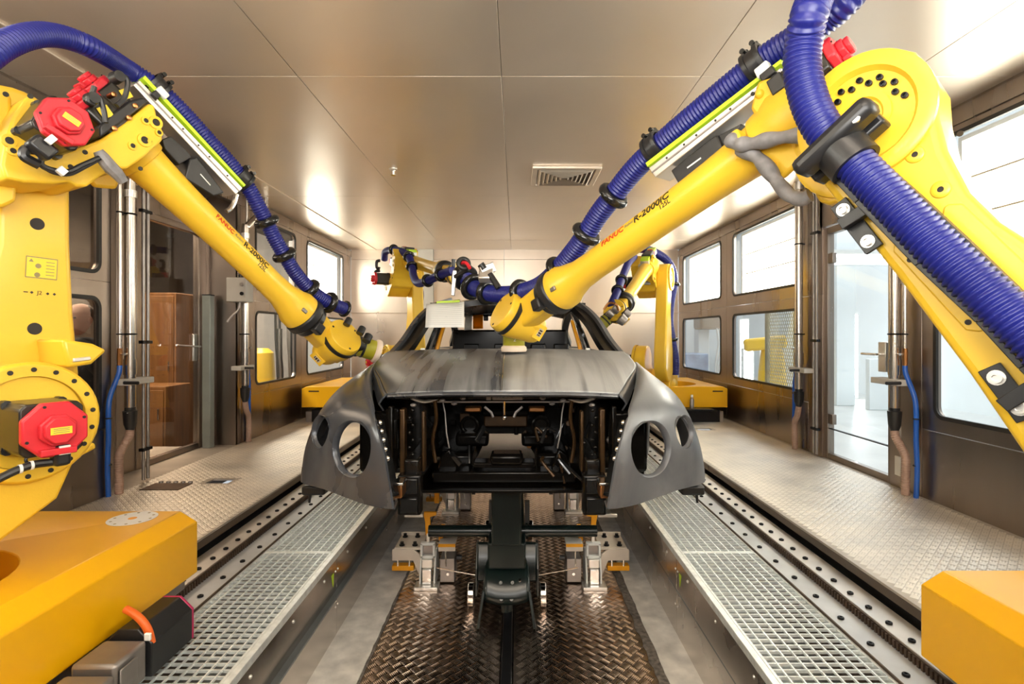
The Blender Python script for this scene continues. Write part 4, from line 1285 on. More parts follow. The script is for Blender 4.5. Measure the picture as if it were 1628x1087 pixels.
        MB().prism([H(x, .06, z) for x, z in ((.12, .34), (.24, .40), (.30, .33), (.28, .20), (.20, .14), (.15, .22))], P.l * .035).build('side_pad', YC, ho, bevel=.014)
        MB().prism([H(x, .06, z) for x, z in ((.22, .14), (.33, .18), (.36, .10), (.30, .04), (.22, .06))], P.l * .03).build('side_pad', YC, ho, bevel=.012)
        for (x, z) in ((.25, .35), (.27, .24), (.31, .10), (.18, .20)):
            MB().ball(H(x, .095, z), .016, 10, 7).build('pad_stud', YC, ho)
            MB().lathe(H(x + .02, .09, z + .02), P.l, [(0, .007), (.006, .007)], 10).build('tapped_hole', M['ink'], ho)
    # elbow motor on the right, two drive motors lying along the forearm
    motor(R, H(.03, -.18, -.035), -P.l, (P.f * .97 + P.n * .2).normalized(), (P.n * .97 - P.f * .2).normalized(), .072, .17, .086, rot=22.5)
    for (v, z, x0) in ((-.135, .195, .245), (.0, .345, .235)):
        motor(R, H(x0, v, z), -P.f, P.l, P.n, .056, .19, .064, label=False, rot=22.5)
        MB().box(H(x0 - .015, v, z), (1, 1, 1), Matrix((P.f * .07, P.l * .122, P.n * .122)).transposed()).build('gear_block', M['black'], R, bevel=.01)
    if detail and sv < 0:
        MB().prism([P.PL(-12, 160, -.1), P.PL(-12, 270, -.1), P.PL(20, 272, -.1), P.PL(20, 150, -.1), P.PL(0, 146, -.1)], P.l * .15).build('housing_lobe', YC, ho, bevel=.014)
        for (px, py, v, sz) in ((200, 149, -.06, .024), (167, 178, -.196, .026), (60, 219, -.19, .018)):
            c0 = P.PL(px, py, v)
            MB().prism([c0 + P.f * a + P.n * b for a, b in ((-sz, -sz * .6), (sz * .6, -sz), (sz, sz * .6), (-sz * .6, sz))], -P.l * .003).build('warning_label', M['label_yellow'], R)
        for (px, py) in ((181, 150), (215, 168), (182, 204), (205, 187)):
            c0 = P.PL(px, py, -.205)
            MB().lathe(c0, -P.l, [(-.04, .010), (.004, .010), (.006, .006)], 12).build('flange_bolt', M['copper'], R)
        MB().prism([P.PL(x, y, -.20) for x, y in ((160, 219), (200, 190), (236, 162), (228, 154), (205, 160), (178, 180), (158, 200))], P.l * .22).build('adapter_plate', M['black'], R, bevel=.008)
        for path in ([(187, 122), (198, 122), (203, 132), (198, 155), (186, 168)], [(147, 156), (158, 155), (163, 168), (166, 180), (168, 195)], [(150, 138), (146, 150), (140, 160), (150, 166)]):
            MB().tube(catmull([P.PL(x, y, -.24) for x, y in path], 5), .010, 8).build('motor_cable', M['black'], R)
        for (x, y) in ((188, 122), (148, 156)):
            p = P.PL(x, y, -.235)
            MB().cyl(p + P.l * .03, p - P.l * .015, .024, .021, 14).build('connector', M['black'], R)
        # elbow motor's plug, cables and grey sleeve
        c = P.PL(66, 235, -.36)
        MB().box(c, (1, 1, 1), Matrix((P.f * .075, P.l * .05, P.n * .055)).transposed()).build('connector', M['black'], R, bevel=.01)
        MB().box(P.PL(81, 222, -.40), (1, 1, 1), Matrix((P.f * .022, P.l * .012, P.n * .032)).transposed()).build('cable_tag', M['white_plastic'], R, bevel=.002)
        for path, r in (([(58, 238), (42, 238), (38, 248), (50, 256), (62, 262)], .017), ([(66, 250), (66, 262), (82, 270), (108, 273), (130, 263), (158, 251)], .010), ([(64, 262), (84, 274), (110, 277), (134, 266), (156, 254)], .007)):
            MB().tube(catmull([P.PL(x, y, -.30) for x, y in path], 5), r, 8).build('motor_cable', M['black'], R)
        MB().box(P.PL(98, 272, -.315), (1, 1, 1), Matrix((P.f * .026, P.l * .02, P.n * .026)).transposed()).build('cable_tag', M['white_plastic'], R, bevel=.002)
        pts = catmull([P.PL(x, y, -.27) for x, y in ((156, 240), (163, 250), (174, 264), (186, 276), (197, 290))], 5)
        MB().tube(pts, [.014 + .012 * sin(pi * (.1 + .8 * k / (len(pts) - 1))) for k in range(len(pts))], 10).build('cable_sleeve', M['grey_sleeve'], R)
        MB().prism([P.PL(x, y, -.06) for x, y in ((-30, 258), (0, 262), (28, 285), (26, 320), (4, 330), (-30, 325))], P.l * .10).build('cable_cover', Y, R, bevel=.012)
        # shoulder motor's plug and the cable that runs out of sight
        MB().box(P.PL(96, 722, -.42), (1, 1, 1), Matrix((P.h * .05, P.l * .05, P.z * .075)).transposed()).build('connector', M['black'], R, bevel=.012)
        MB().box(P.PL(103, 715, -.46), (1, 1, 1), Matrix((P.h * .032, P.l * .008, P.z * .03)).transposed()).build('cable_tag', M['white_plastic'], R, bevel=.002)
        MB().tube(catmull([P.PL(x, y, -.42) for x, y in ((98, 732), (80, 735), (55, 738), (30, 746), (0, 760), (-30, 776))], 5), .013, 10).build('motor_cable', M['black'], R)
        MB().tube(catmull([P.PL(x, y, -.40) for x, y in ((62, 712), (56, 720), (42, 728), (44, 736), (60, 737))], 5), .005, 8).build('motor_cable', M['black'], R)
        MB().box(P.PL(62, 712, -.38), (1, 1, 1), Matrix((P.h * .03, P.l * .03, P.z * .045)).transposed()).build('connector', M['black'], R, bevel=.006)
        for k in (32, 50):
            p = P.PL(k, 746 - (k - 30) * .32, -.42)
            MB().cyl(p - P.h * .004, p + P.h * .004, .015, None, 12).build('cable_tie', M['white_plastic'], R)
    # ---- forearm: tapered tube, collar at the wrist
    prof = [(.28, .098), (.40, .088), (.55, .080), (.80, .073), (P.Lt - .26, .071), (P.Lt - .16, .076), (P.Lt - .08, .096), (P.Lt - .045, .112), (P.Lt, .114)]
    fo = MB().lathe(P.ax(0), P.f, prof, 36).build('forearm', Y, R, smooth=50)
    rad = lambda x: np.interp(x, [a for a, _ in prof], [b for _, b in prof])
    MB().box(P.ax(P.Lt - .05) + P.l * (sv * .105) - P.n * .03, (1, 1, 1), Matrix((P.f * .035, P.l * .012, P.n * .022)).transposed()).build('grease_cover', M['gear_grey'], fo, bevel=.004)
    MB().lathe(P.ax(P.Lt), P.f, [(0, .106), (.012, .118), (.05, .120), (.065, .104), (.10, .10)], 36).build('wrist_boot', M['black'], R, bevel=.004)
    MB().box(P.ax(P.Lt + .085) + P.l * (sv * .10) - P.n * .05, (1, 1, 1), Matrix((P.f * .06, P.l * .05, P.n * .06)).transposed()).build('boot_stop', M['black'], R, bevel=.008)
    # lettering round the tube
    if detail:
        def onto(x0, sgn, th0):
            def pl_(x, y, z):
                xx = x0 + sgn * x
                r = float(rad(xx)) + .0006 + z
                th = radians(th0) + y / float(rad(xx))
                return P.ax(xx) + P.l * (sv * r * cos(th)) + P.n * (r * sin(th))
            return pl_
        if sv < 0:
            X = lambda px, py: (P.PL(px, py, -.07) - P.J3).dot(P.f)
            a0, a1, a2, a3, a4, a5 = X(344, 343), X(372, 370), X(374, 372), X(388, 384), X(390, 386), X(427, 424)
            sg = 1; th = 22
        else:
            X = lambda px, py: (P.PL(px, py, .07) - P.J3).dot(P.f)
            a0, a1, a2, a3, a4, a5 = X(961, 406), X(996, 382), X(998, 380), X(1012, 372), X(1014, 370), X(1070, 330)
            sg = -1; th = 26
        words('FANUC', 'lettering', .05, M['ink_red'], fo, onto((a0 + a1) / 2, sg, th), .0012, .0006, cuts=2, width=abs(a1 - a0))
        words('Robot', 'lettering', .05, M['ink_grey'], fo, onto((a2 + a3) / 2, sg, th), .0012, 0, .2, cuts=2, width=abs(a3 - a2))
        words('R-2000iC', 'lettering', .05, M['ink'], fo, onto((a4 + a5) / 2, sg, th), .0012, .0006, cuts=2, width=abs(a5 - a4))
        words('125L', 'lettering', .03, M['ink'], fo, onto(a5 - sg * .028, sg, th - 24), .0012, 0, cuts=2, width=.052)
    # ---- wrist: drum across the arm, cast neck, tool flange
    W = P.W
    a = Vector(wrist['axis']).normalized()
    k0, k1 = wrist.get('span', (-.13, .10))
    dr = MB().lathe(W, a, [(k0, .070), (k0 + .03, .085), (k0 + .08, .095), (0, .118), (.035, .124), (.052, .124)], 36)
    dr.build('wrist', YC, R, bevel=.004)
    MB().lathe(W, a, [(.050, .120), (.050, .127), (.074, .127), (.074, .120)], 36, cap=False).build('wrist_band', M['black'], R, smooth=30)
    MB().lathe(W, a, [(.072, .120), (.092, .119), (k1, .112)], 36).build('wrist_cap', Y, R, bevel=.003)
    nb = MB().beam(P.ax(P.Lt + .08), W + a * -.01, .13, .15, P.n)
    nb.beam(W + a * (k0 + .04), W + a * .02, .12, .19, P.f)
    nb.build('wrist_neck', YC, R, bevel=.025, seg=3)
    e1 = a.cross(Vector((0, 0, 1))).normalized(); e2 = e1.cross(a)
    for kk in (40, 160, 280):
        p = W + a * k1 + (e1 * cos(radians(kk)) + e2 * sin(radians(kk))) * .095
        MB().lathe(p - a * .003, a, [(0, .007), (.005, .007)], 8).build('tapped_hole', M['ink'], R)
    c0 = W + a * (k0 + .035)
    nn = V(0, 0, EYE) - c0; nn = (nn - a * nn.dot(a)).normalized(); tt = a.cross(nn)
    p = c0 + nn * .088
    MB().box(p, (1, 1, 1), Matrix((a * .055, tt * .09, nn * .012)).transposed()).build('plate_pad', YC, R, bevel=.003)
    pl_ = MB().box(p + nn * .0075, (1, 1, 1), Matrix((a * .026, tt * .046, nn * .003)).transposed()).build('wrist_plate', M['aluminium'], R)
    if detail:
        for (u0, w0) in ((-.017, .006), (-.004, .010), (.011, .008)):
            MB().box(p + nn * .0095 + tt * u0, (1, 1, 1), Matrix((a * .018, tt * w0, nn * .0012)).transposed()).build('plate_print', M['ink'], pl_)
    # sander: flange, olive cylinder, pad
    c = Vector(tool['contact']); d = Vector(tool['dir']).normalized()     # d: from the flange to the work
    MB().lathe(c - d * .012, d, [(-.030, .062), (-.018, .076), (-.002, .078), (.010, .074)], 32).build('sanding_pad', M['cream'], R, bevel=.002)
    top = c - d * (.03 + tool['len'])
    sa_ = MB().lathe(top, d, [(0, .058), (.01, .064), (tool['len'] - .01, .066), (tool['len'], .060)], 32).build('sander', M['olive'], R, bevel=.003)
    if detail and sv > 0:
        for ch, u0, z0, mt in (('F', -.012, .010, 'ink'), ('2', .006, -.010, 'white_plastic')):
            cc = top + d * (tool['len'] * .56)
            words(ch, 'lettering', .034, M[mt], sa_, lambda x, y, z: V(cc.x + .0665 * sin((x + u0) / .0665), cc.y - (.0668 + z) * cos((x + u0) / .0665), cc.z + y + z0), .0006)
    MB().beam(W + a * .02, top + d * .03, .10, .12, a).build('tool_flange', M['yellow_cast'] if sv > 0 else M['black'], R, bevel=.02)
    s1 = d.cross(Vector((0, 1, 0))).normalized()
    MB().lathe(top + d * (tool['len'] * .25), d, [(0, .0665), (.008, .068), (.016, .0665)], 32, cap=False).build('sander_band', M['black'], R)
    return R, ho, lo, fo

RL, hoL, loL, foL = robot(PLeft, 'yellow robot arm reaching from the left foreground with three red motors', -1,
      dict(axis=(.62, -.34, .42), span=(-.13, .115)), dict(contact=(-.892, 3.572, 1.003), dir=(.80, .45, -.28), len=.12))
RR, hoR, loR, foR = robot(PRight, 'yellow robot arm reaching from the right foreground and sanding the bonnet', 1,
      dict(axis=(-.74, -.36, .44), span=(-.15, .115)), dict(contact=(-.012, 3.31, 1.012), dir=(0, 0, -1), len=.125))

# ---- fixtures on the forearms and their hoses
def bead(par, pts, i, r=.046, w=.023):
    p = Vector(pts[i]); d = (Vector(pts[min(i + 1, len(pts) - 1)]) - Vector(pts[max(i - 1, 0)])).normalized()
    return MB().ring(p, d, r + .004, w, 28, 10).build('hose_ring', M['black_shiny'], par, smooth=80)
def clamp(par, p, d, side, up, r):
    """black hose clamp: split collar, hinge ears, bolt heads"""
    p = Vector(p); d = Vector(d).normalized()
    MB().lathe(p - d * .035, d, [(0, r + .004), (0, r + .016), (.016, r + .018), (.016, r + .010), (.054, r + .010), (.054, r + .018), (.07, r + .016), (.07, r + .004)], 28, cap=False).build('hose_clamp', M['black'], par, smooth=30)
    for s_ in (-1, 1):
        MB().beam(p + d * (s_ * .02) + up * (r + .005) - side * .012, p + d * (s_ * .02) + up * (r + .034) + side * .004, .024, .022, d).build('clamp_ear', M['black'], par, bevel=.005)
        MB().cyl(p + d * (s_ * .02) + up * (r + .022) + side * .0, p + d * (s_ * .02) + up * (r + .022) + side * .03, .010, None, 10).build('clamp_bolt', M['black_shiny'], par)
    MB().beam(p - up * (r + .002), p - up * (r + .045), .05, .06, d).build('clamp_foot', M['black'], par, bevel=.006)

def linear_rail(P, par, sv, white, lime, box_, plate):
    v0 = sv * .05
    pts = [P.PL(x, y, v0) for x, y in white]
    ra = MB().prism(pts, P.l * (-sv * .10)).build('slide_rail', M['aluminium'], par, bevel=.003)
    g = [pts[0].lerp(pts[3], .5), pts[1].lerp(pts[2], .5)]
    MB().beam(g[0] + P.l * (sv * .002), g[1] + P.l * (sv * .002), .003, .006, P.n).build('rail_groove', M['gear_grey'], ra)
    for t in (.15, .30, .40, .55, .66, .85):
        q = pts[0].lerp(pts[1], t).lerp(pts[3].lerp(pts[2], t), .72)
        MB().lathe(q, P.l * sv, [(0, .0045), (.002, .0045)], 8).build('rail_screw', M['ink'], ra)
    MB().prism([P.PL(x, y, v0) for x, y in lime], P.l * (-sv * .09)).build('lime_guard', M['lime'], par, bevel=.001)
    MB().prism([P.PL(x, y, sv * .045) for x, y in box_], P.l * (-sv * .09)).build('valve_box', M['black'], par, bevel=.006)
    MB().prism([P.PL(x, y, sv * .03) for x, y in plate], P.l * (-sv * .06)).build('rail_carrier', M['black'], par, bevel=.004)

# left foreground
linear_rail(PLeft, RL, -1, [(212, 135), (375, 309), (386, 299), (222, 127)], [(227, 124), (388, 297), (391, 294), (231, 120)],
            [(294, 283), (340, 312), (357, 306), (340, 284), (314, 250), (302, 252)], [(258, 222), (262, 236), (285, 262), (306, 250), (298, 240), (272, 216)])
q = [PLeft.PL(x, y, -.0455) for x, y in ((319, 276), (335, 294), (334, 295), (318, 277))]
MB().prism(q, PLeft.l * -.0008).build('box_print', M['white_plastic'], RL)
hp = [PLeft.A(-.05, -.24, .22), PLeft.A(.10, -.26, .34), PLeft.A(.5, -.24, .36), PLeft.A(.95, -.18, .34), at(-60, 118, 1.70), at(-28, 96, 1.68), at(5, 73, 1.74), at(40, 59, 1.82), at(75, 55, 1.92), at(112, 62, 2.02), at(152, 79, 2.12)] + \
     [PLeft.PL(x, y, 0) for x, y in ((200, 108), (246, 137), (290, 178), (330, 222), (372, 268), (398, 304), (411, 328), (424, 352), (437, 379), (452, 405), (470, 434), (492, 459), (508, 472), (523, 481), (548, 491))]
hose('dress_hose', hp, .041, M['blue_hose'], RL, .0138, 20, .13)
for i in (18, 20, 22, 24): bead(RL, hp, i, .042)
bead(RL, hp, 25, .040, .010)
clamp(RL, PLeft.PL(248, 139, 0), PLeft.f, -PLeft.l, PLeft.n, .042)
clamp(RL, PLeft.PL(384, 284, 0), PLeft.f, -PLeft.l, PLeft.n, .042)
MB().box(PLeft.PL(257, 148, -.05), (1, 1, 1), Matrix((PLeft.f * .05, PLeft.l * .03, PLeft.n * .035)).transposed()).build('clamp_carrier', M['white_plastic'], RL, bevel=.005)
MB().box(PLeft.PL(247, 151, -.06), (1, 1, 1), Matrix((PLeft.f * .03, PLeft.l * .02, PLeft.n * .03)).transposed()).build('carrier_lock', M['black'], RL, bevel=.004)
MB().tube(catmull([PLeft.PL(x, y, -.02) for x, y in ((376, 309), (372, 322), (366, 332), (360, 336))], 4), .012, 10).build('rail_fitting', M['chrome'], RL)
# black fittings round the left sander
for (x, y, d, r) in ((583, 538, 3.40, .028), (573, 526, 3.38, .024), (552, 512, 3.34, .022)):
    p = at(x, y, d)
    MB().cyl(p - V(.0, .02, .018), p + V(.012, .01, .022), r, r * .9, 12).build('tool_fitting', M['black'], RL, bevel=.003)

# right foreground
linear_rail(PRight, RR, 1, [(1042, 282), (1243, 122), (1241, 107), (1031, 267)], [(1029, 265), (1241, 101), (1241, 94), (1026, 259)],
            [(1066, 271), (1079, 294), (1152, 246), (1140, 214), (1128, 221)], [(1128, 226), (1140, 216), (1178, 196), (1172, 208), (1150, 244)])
q = [PRight.PL(x, y, .0455) for x, y in ((1092, 266), (1114, 250), (1115, 252), (1093, 268))]
MB().prism(q, PRight.l * .0008).build('box_print', M['white_plastic'], RR)
pB = [PRight.A(-.40, -.34, .20), PRight.A(-.30, -.22, .30)] + [PRight.PL(x, y, .335) for x, y in ((1800, 700), (1690, 582), (1587, 484), (1491, 394), (1410, 312), (1325, 225), (1300, 191), (1284, 152), (1275, 105), (1279, 60), (1291, 10))]
topB = pB[-1]
mid_ = [at(1318, -45, 1.74), at(1352, -75, 1.78), at(1382, -60, 1.82)]
pA = [PRight.PL(x, y, .0) for x, y in ((1352, -8), (1318, 26), (1272, 58), (1234, 82), (1198, 108), (1130, 163), (1055, 226), (1010, 268), (975, 311), (951, 342), (932, 372), (911, 401), (888, 428), (860, 453), (828, 465), (800, 468), (774, 465), (752, 456), (739, 441))]
hr = pB + mid_ + pA
hose('dress_hose', hr, .050, M['blue_hose'], RR, .0150, 24, .14)
nB = len(pB) + len(mid_)
for i in (8, 10, 12, 14, 16): bead(RR, hr, nB + i, .050)
bead(RR, hr, nB + 17, .062, .022)
p = Vector(hr[-1]); d = (Vector(hr[-1]) - Vector(hr[-3])).normalized()
MB().lathe(p - d * .03, d, [(0, .052), (0, .085), (.05, .088), (.075, .074), (.10, .055)], 32).build('hose_end', M['black'], RR, bevel=.006)
MB().ring(at(737, 419, 3.16), V(.25, -.9, .3), .030, .014, 24, 10).build('hose_outlet', M['black'], RR, smooth=80)
MB().tube(catmull([at(734, 418, 3.17), at(741, 418, 3.13), at(747, 426, 3.10)], 5), .010, 8).build('red_cable', M['red'], RR)
for (x, y) in ((1205, 103), (1043, 235)):
    clamp(RR, PRight.PL(x, y, 0), PRight.f, PRight.l, PRight.n, .050)
MB().box(PRight.PL(1214, 112, .05), (1, 1, 1), Matrix((PRight.f * .05, PRight.l * .03, PRight.n * .04)).transposed()).build('clamp_carrier', M['white_plastic'], RR, bevel=.005)
MB().box(PRight.PL(1221, 118, .06), (1, 1, 1), Matrix((PRight.f * .05, PRight.l * .02, PRight.n * .03)).transposed()).build('carrier_lock', M['black'], RR, bevel=.004)
# big saddle on the lower arm
MB().lathe(Vector(pB[0]), Vector(pB[1]) - Vector(pB[0]), [(-.04, .07), (.06, .07), (.07, .056)], 24).build('hose_socket', M['black'], RR)
MB().beam(Vector(pB[0]), PRight.B(-.1, .0, .42), .06, .06).build('socket_arm', M['yellow_cast'], RR, bevel=.01)
c = PRight.PL(1330, 231, .335); dB = (Vector(pB[6]) - Vector(pB[7])).normalized(); sB = dB.cross(PRight.l).normalized()
MB().lathe(c - dB * .02, dB, [(0, .052), (0, .066), (.10, .064), (.10, .052)], 32, cap=False).build('saddle_collar', M['black'], RR, smooth=30)
MB().beam(c - sB * .125 + PRight.l * .035, c + sB * .105 + PRight.l * .035, .052, .075, PRight.l).build('saddle', M['black'], RR, bevel=.02)
MB().beam(c - sB * .11 - PRight.l * .05, c + sB * .10 - PRight.l * .05, .06, .06, PRight.l).build('saddle_base', M['black'], RR, bevel=.008)
for sg in (-1,):
    q = PRight.PL(1357, 186, .40)
    MB().lathe(q - PRight.l * .02, PRight.l, [(0, .017), (.022, .017), (.024, .012), (.024, .008), (.016, .007)], 18).build('saddle_bolt', M['aluminium'], RR)
for path in ([(1318, 268), (1368, 322), (1464, 421), (1560, 510), (1628, 583), (1720, 676)], [(1372, 236), (1453, 307), (1537, 385), (1628, 473), (1720, 562)]):
    pp = [PRight.PL(x, y, .31) for x, y in path]
    m = MB()
    for k in range(len(pp) - 1): m.beam(pp[k], pp[k + 1], .014, .05, PRight.l)
    m.build('guide_strip', M['black'], RR, bevel=.002)
def arm_bracket(bolts, bar):
    pts = [PRight.PL(x, y, .238) for x, y in bolts]
    dv = (pts[1] - pts[0]).normalized()
    MB().beam(pts[0] - dv * .028, pts[1] + dv * .028, .048, .010, PRight.l).build('hose_bracket', M['black'], RR, bevel=.002)
    for q in pts:
        MB().lathe(q + PRight.l * .004, PRight.l, [(0, .018), (.004, .018), (.004, .013), (.016, .013), (.016, .007), (.010, .006)], 18).build('bracket_bolt', M['aluminium'], RR)
    a, b = [PRight.PL(x, y, .262) for x, y in bar]
    MB().beam(a, b, .032, .026, PRight.l).build('hose_strap', M['black'], RR, bevel=.002)
arm_bracket(((1342, 334), (1381, 384)), ((1337, 358), (1395, 322)))
arm_bracket(((1585, 600), (1622, 648)), ((1594, 645), (1660, 604)))
# grey cable sleeves across the elbow
pts = catmull([PRight.PL(x, y, .15) for x, y in ((1160, 220), (1172, 229), (1196, 228), (1235, 220), (1290, 212), (1330, 206))], 6)
MB().tube(pts, [.024 + .004 * sin(k * .9) for k in range(len(pts))], 12).build('cable_sleeve', M['grey_sleeve'], RR)
pts = catmull([PRight.PL(x, y, .12) for x, y in ((1176, 236), (1200, 247), (1222, 270), (1238, 292), (1256, 311), (1274, 316), (1288, 310))], 6)
MB().tube(pts, [.020 + .008 * abs(sin(k * .35 + .6)) * (1 if k < 18 else .5) for k in range(len(pts))], 12).build('cable_sleeve', M['grey_sleeve'], RR)
MB().box(PRight.PL(1171, 222, .13), (1, 1, 1), Matrix((PRight.f * .05, PRight.l * .05, PRight.n * .05)).transposed()).build('sleeve_mount', M['yellow_cast'], RR, bevel=.008)
MB().box(PRight.PL(1239, 136, .09), (1, 1, 1), Matrix((PRight.f * .05, PRight.l * .05, PRight.n * .06)).transposed()).build('limit_block', M['black'], RR, bevel=.004)
# aluminium tool changer standing up behind the hose end
tc_ = MB()
a0, a1 = at(779, 415, 3.20), at(766, 452, 3.12)
MB().beam(at(772, 446, 3.20), at(774, 424, 3.26), .085, .05).build('changer_block', M['aluminium'], RR, bevel=.008)
MB().beam(at(764, 432, 3.22), at(786, 424, 3.24), .035, .06).build('changer_arm', M['aluminium'], RR, bevel=.006)
MB().cyl(at(764, 420, 3.22), at(770, 428, 3.22), .022, .022, 14).build('changer_knob', M['black'], RR)
MB().cyl(at(779, 436, 3.20), at(793, 458, 3.16), .018, None, 12).build('changer_rod', M['black'], RR)
MB().cyl(at(784, 438, 3.19), at(795, 456, 3.15), .004, None, 8).build('changer_pin', M['chrome'], RR)
MB().beam(at(720, 470, 3.3), at(723, 430, 3.3), .022, .03).build('tool_rack', M['aluminium'], RR, bevel=.004)
MB().cyl(at(721, 412, 3.3), at(721, 424, 3.3), .012, None, 10).build('rack_tip', M['black'], RR)
MB().beam(at(723, 440, 3.28), at(745, 428, 3.2), .02, .02).build('rack_arm', M['black'], RR, bevel=.003)

# ---- the two robots at the back of the cell
WLb = PLeftBack.W; WRb = PRightBack.W
RLB, hoLB, loLB, foLB = robot(PLeftBack, 'yellow robot arm at the back left seen above the windscreen pillar', 1,
      dict(axis=(.45, -.85, -.05)), dict(contact=WLb + V(.20, -.05, -.13), dir=(.7, 0, -.7), len=.10), detail=False)
RRB, hoRB, loRB, foRB = robot(PRightBack, 'yellow robot arm at the back right beside the tall blue hose', -1,
      dict(axis=(-.5, -.75, .3)), dict(contact=WRb + V(-.20, -.04, -.15), dir=(-.7, 0, -.7), len=.10), detail=False)
def back_rail(P, par, sv):
    a, b = P.H(-.12, 0, .33), P.H(.36, 0, .33)
    MB().beam(a, b, .11, .05, P.n).build('slide_rail', M['aluminium'], par, bevel=.003)
    MB().beam(a + P.n * .04, b + P.n * .04, .10, .03, P.n).build('lime_guard', M['lime'], par, bevel=.002)
    MB().box(P.H(.30, sv * .05, .25), (1, 1, 1), Matrix((P.f * .16, P.l * .06, P.n * .13)).transposed()).build('valve_box', M['box_grey'], par, bevel=.006)
back_rail(PLeftBack, RLB, 1); back_rail(PRightBack, RRB, -1)
hb = [at(663, 560, 7.5), at(660, 520, 7.5), at(668, 475, 7.4), at(664, 462, 7.3), at(616, 408, 7.3), at(612, 402, 7.25), at(625, 398, 7.2), at(648, 402, 6.9), at(656, 420, 6.6), at(658, 440, 6.4), at(667, 450, 6.2), at(690, 440, 5.8), at(718, 428, 5.5)]
h1 = [at(611, 412, 7.35), at(613, 400, 7.25), at(626, 397, 7.1), at(640, 401, 6.9), at(650, 408, 6.7), at(655, 424, 6.5), at(658, 440, 6.3), at(665, 450, 6.1), at(680, 446, 5.9), at(700, 437, 5.7), at(720, 430, 5.5)]
hose('dress_hose', h1, .045, M['blue_hose'], RLB, .02, 16)
for i in (2, 4, 5, 8, 9): bead(RLB, h1, i, .047, .022)
h2 = [at(664, 452, 7.4), at(668, 470, 7.5), at(663, 500, 7.55), at(662, 540, 7.55), at(664, 590, 7.5)]
hose('dress_hose', h2, .055, M['blue_hose'], RLB, .02, 16)
h3 = [at(975, 395, 6.9), at(1005, 393, 7.1), at(1035, 399, 7.3), at(1058, 412, 7.4), at(1069, 430, 7.4), at(1071, 452, 7.4), at(1066, 480, 7.35), at(1064, 510, 7.3), at(1068, 540, 7.3), at(1073, 570, 7.3), at(1073, 596, 7.3)]
hose('dress_hose', h3, .058, M['blue_hose'], RRB, .02, 18)
for i in (5, 8):
    bead(RRB, h3, i, .060, .022)
    p = Vector(h3[i])
    MB().box(p + V(-.06, 0, 0), (.10, .08, .06)).build('hose_clamp', M['black'], RRB, bevel=.01)
MB().tube(catmull([at(1066, 452, 7.3), at(1058, 470, 7.3), at(1057, 500, 7.28), at(1058, 530, 7.28), at(1062, 540, 7.3)], 5), .010, 8).build('guide_rod', M['gear_grey'], RRB)
for y in (467, 529): MB().beam(at(1043, y, 7.25), at(1058, y, 7.28), .02, .02).build('rod_arm', M['black'], RRB)
h4 = [at(1008, 408, 6.9), at(998, 420, 6.6), at(988, 445, 6.3), at(982, 462, 6.0), at(972, 485, 5.7)]
hose('dress_hose', h4, .045, M['blue_hose'], RRB, .02, 16)
for i in (2, 3): bead(RRB, h4, i, .047, .022)
MB().tube(catmull([at(1000, 462, 6.9), at(1015, 450, 7.0), at(1045, 450, 7.1), at(1060, 452, 7.2)], 5), .03, 8).build('cable_sleeve', M['grey_sleeve'], RRB)
MB().tube(catmull([at(1046, 520, 7.1), at(1050, 540, 7.05), at(1056, 560, 7.0), at(1052, 580, 7.0)], 5), .03, 8).build('cable_sleeve', M['grey_sleeve'], RRB)
for (x, y, d, r) in ((975, 488, 5.5, .05), (985, 505, 5.4, .06), (966, 495, 5.5, .04), (992, 495, 5.45, .045)):
    MB().cyl(at(x, y, d), at(x + 9, y + 7, d), r, r * .8, 12).build('tool_fitting', M['gear_grey'], RRB, bevel=.004)
MB().cyl(at(990, 500, 5.45), at(1001, 490, 5.45), .022, None, 10).build('tool_handle', M['black'], RRB)
MB().tube(catmull([at(960, 492, 5.5), at(968, 482, 5.5), at(980, 484, 5.45), at(984, 494, 5.45)], 5), .012, 8).build('tool_cable', M['copper'], RRB)
for (x, y) in ((600, 420), (598, 436)):
    MB().tube(catmull([at(604, y - 6, 7.0), at(x - 1, y - 4, 7.0), at(x - 1, y + 5, 7.0), at(604, y + 7, 7.0)], 4), .02, 8).build('motor_cable', M['black'], RLB)

# ============================================================ carriages under the robots
def carriage(side, x0, x1, y0, y1, z0, z1, label, P=None, rc=.335):
    X = (x0 + x1) / 2
    t = thing('rail_carriage', (side * X, (y0 + y1) / 2, -.08), label, 'carriage', 'robot carriages on the rails')
    ch = .05 if z1 < .4 else .03
    sec = [(x0, z0), (x1, z0), (x1, z1 - ch), (x1 - ch * 2, z1), (x0 + ch * 1.6, z1), (x0, z1 - ch)]
    cov = MB().prism([V(side * x, y0, z) for x, z in sec], (0, y1 - y0, 0)).build('cover', M['yellow_cover'], t, smooth=0)
    if P is not None:
        ct = MB().lathe(V(P.J1.x, P.J1.y, P.base), (0, 0, 1), [(-.004, rc), (.6, rc)], 40).build('cutter', None, None, smooth=0)
        bo = cov.modifiers.new('cut', 'BOOLEAN'); bo.operation = 'DIFFERENCE'; bo.object = ct; bo.solver = 'EXACT'
        apply_mods(cov)
        bpy.data.objects.remove(ct)
    m = cov.modifiers.new('bevel', 'BEVEL'); m.width = .005; m.segments = 2; m.limit_method = 'ANGLE'; m.angle_limit = radians(25)
    shade(cov.data, 30)
    MB().bx(side * (x0 + .04), side * (x1 - .04), y0 + .03, y1 - .03, -.065, min(z0 + .01, .135)).build('slide_plate', M['gear_grey'], t, bevel=.006)
    return t
cl = carriage(-1, 1.50, 2.34, .75, 2.58, 0.0, .287, 'yellow rail carriage with a white round sticker under the left foreground robot', PLeft)
cr = carriage(1, 1.45, 2.30, .45, 1.96, -.03, .275, 'yellow rail carriage under the right foreground robot', PRight)
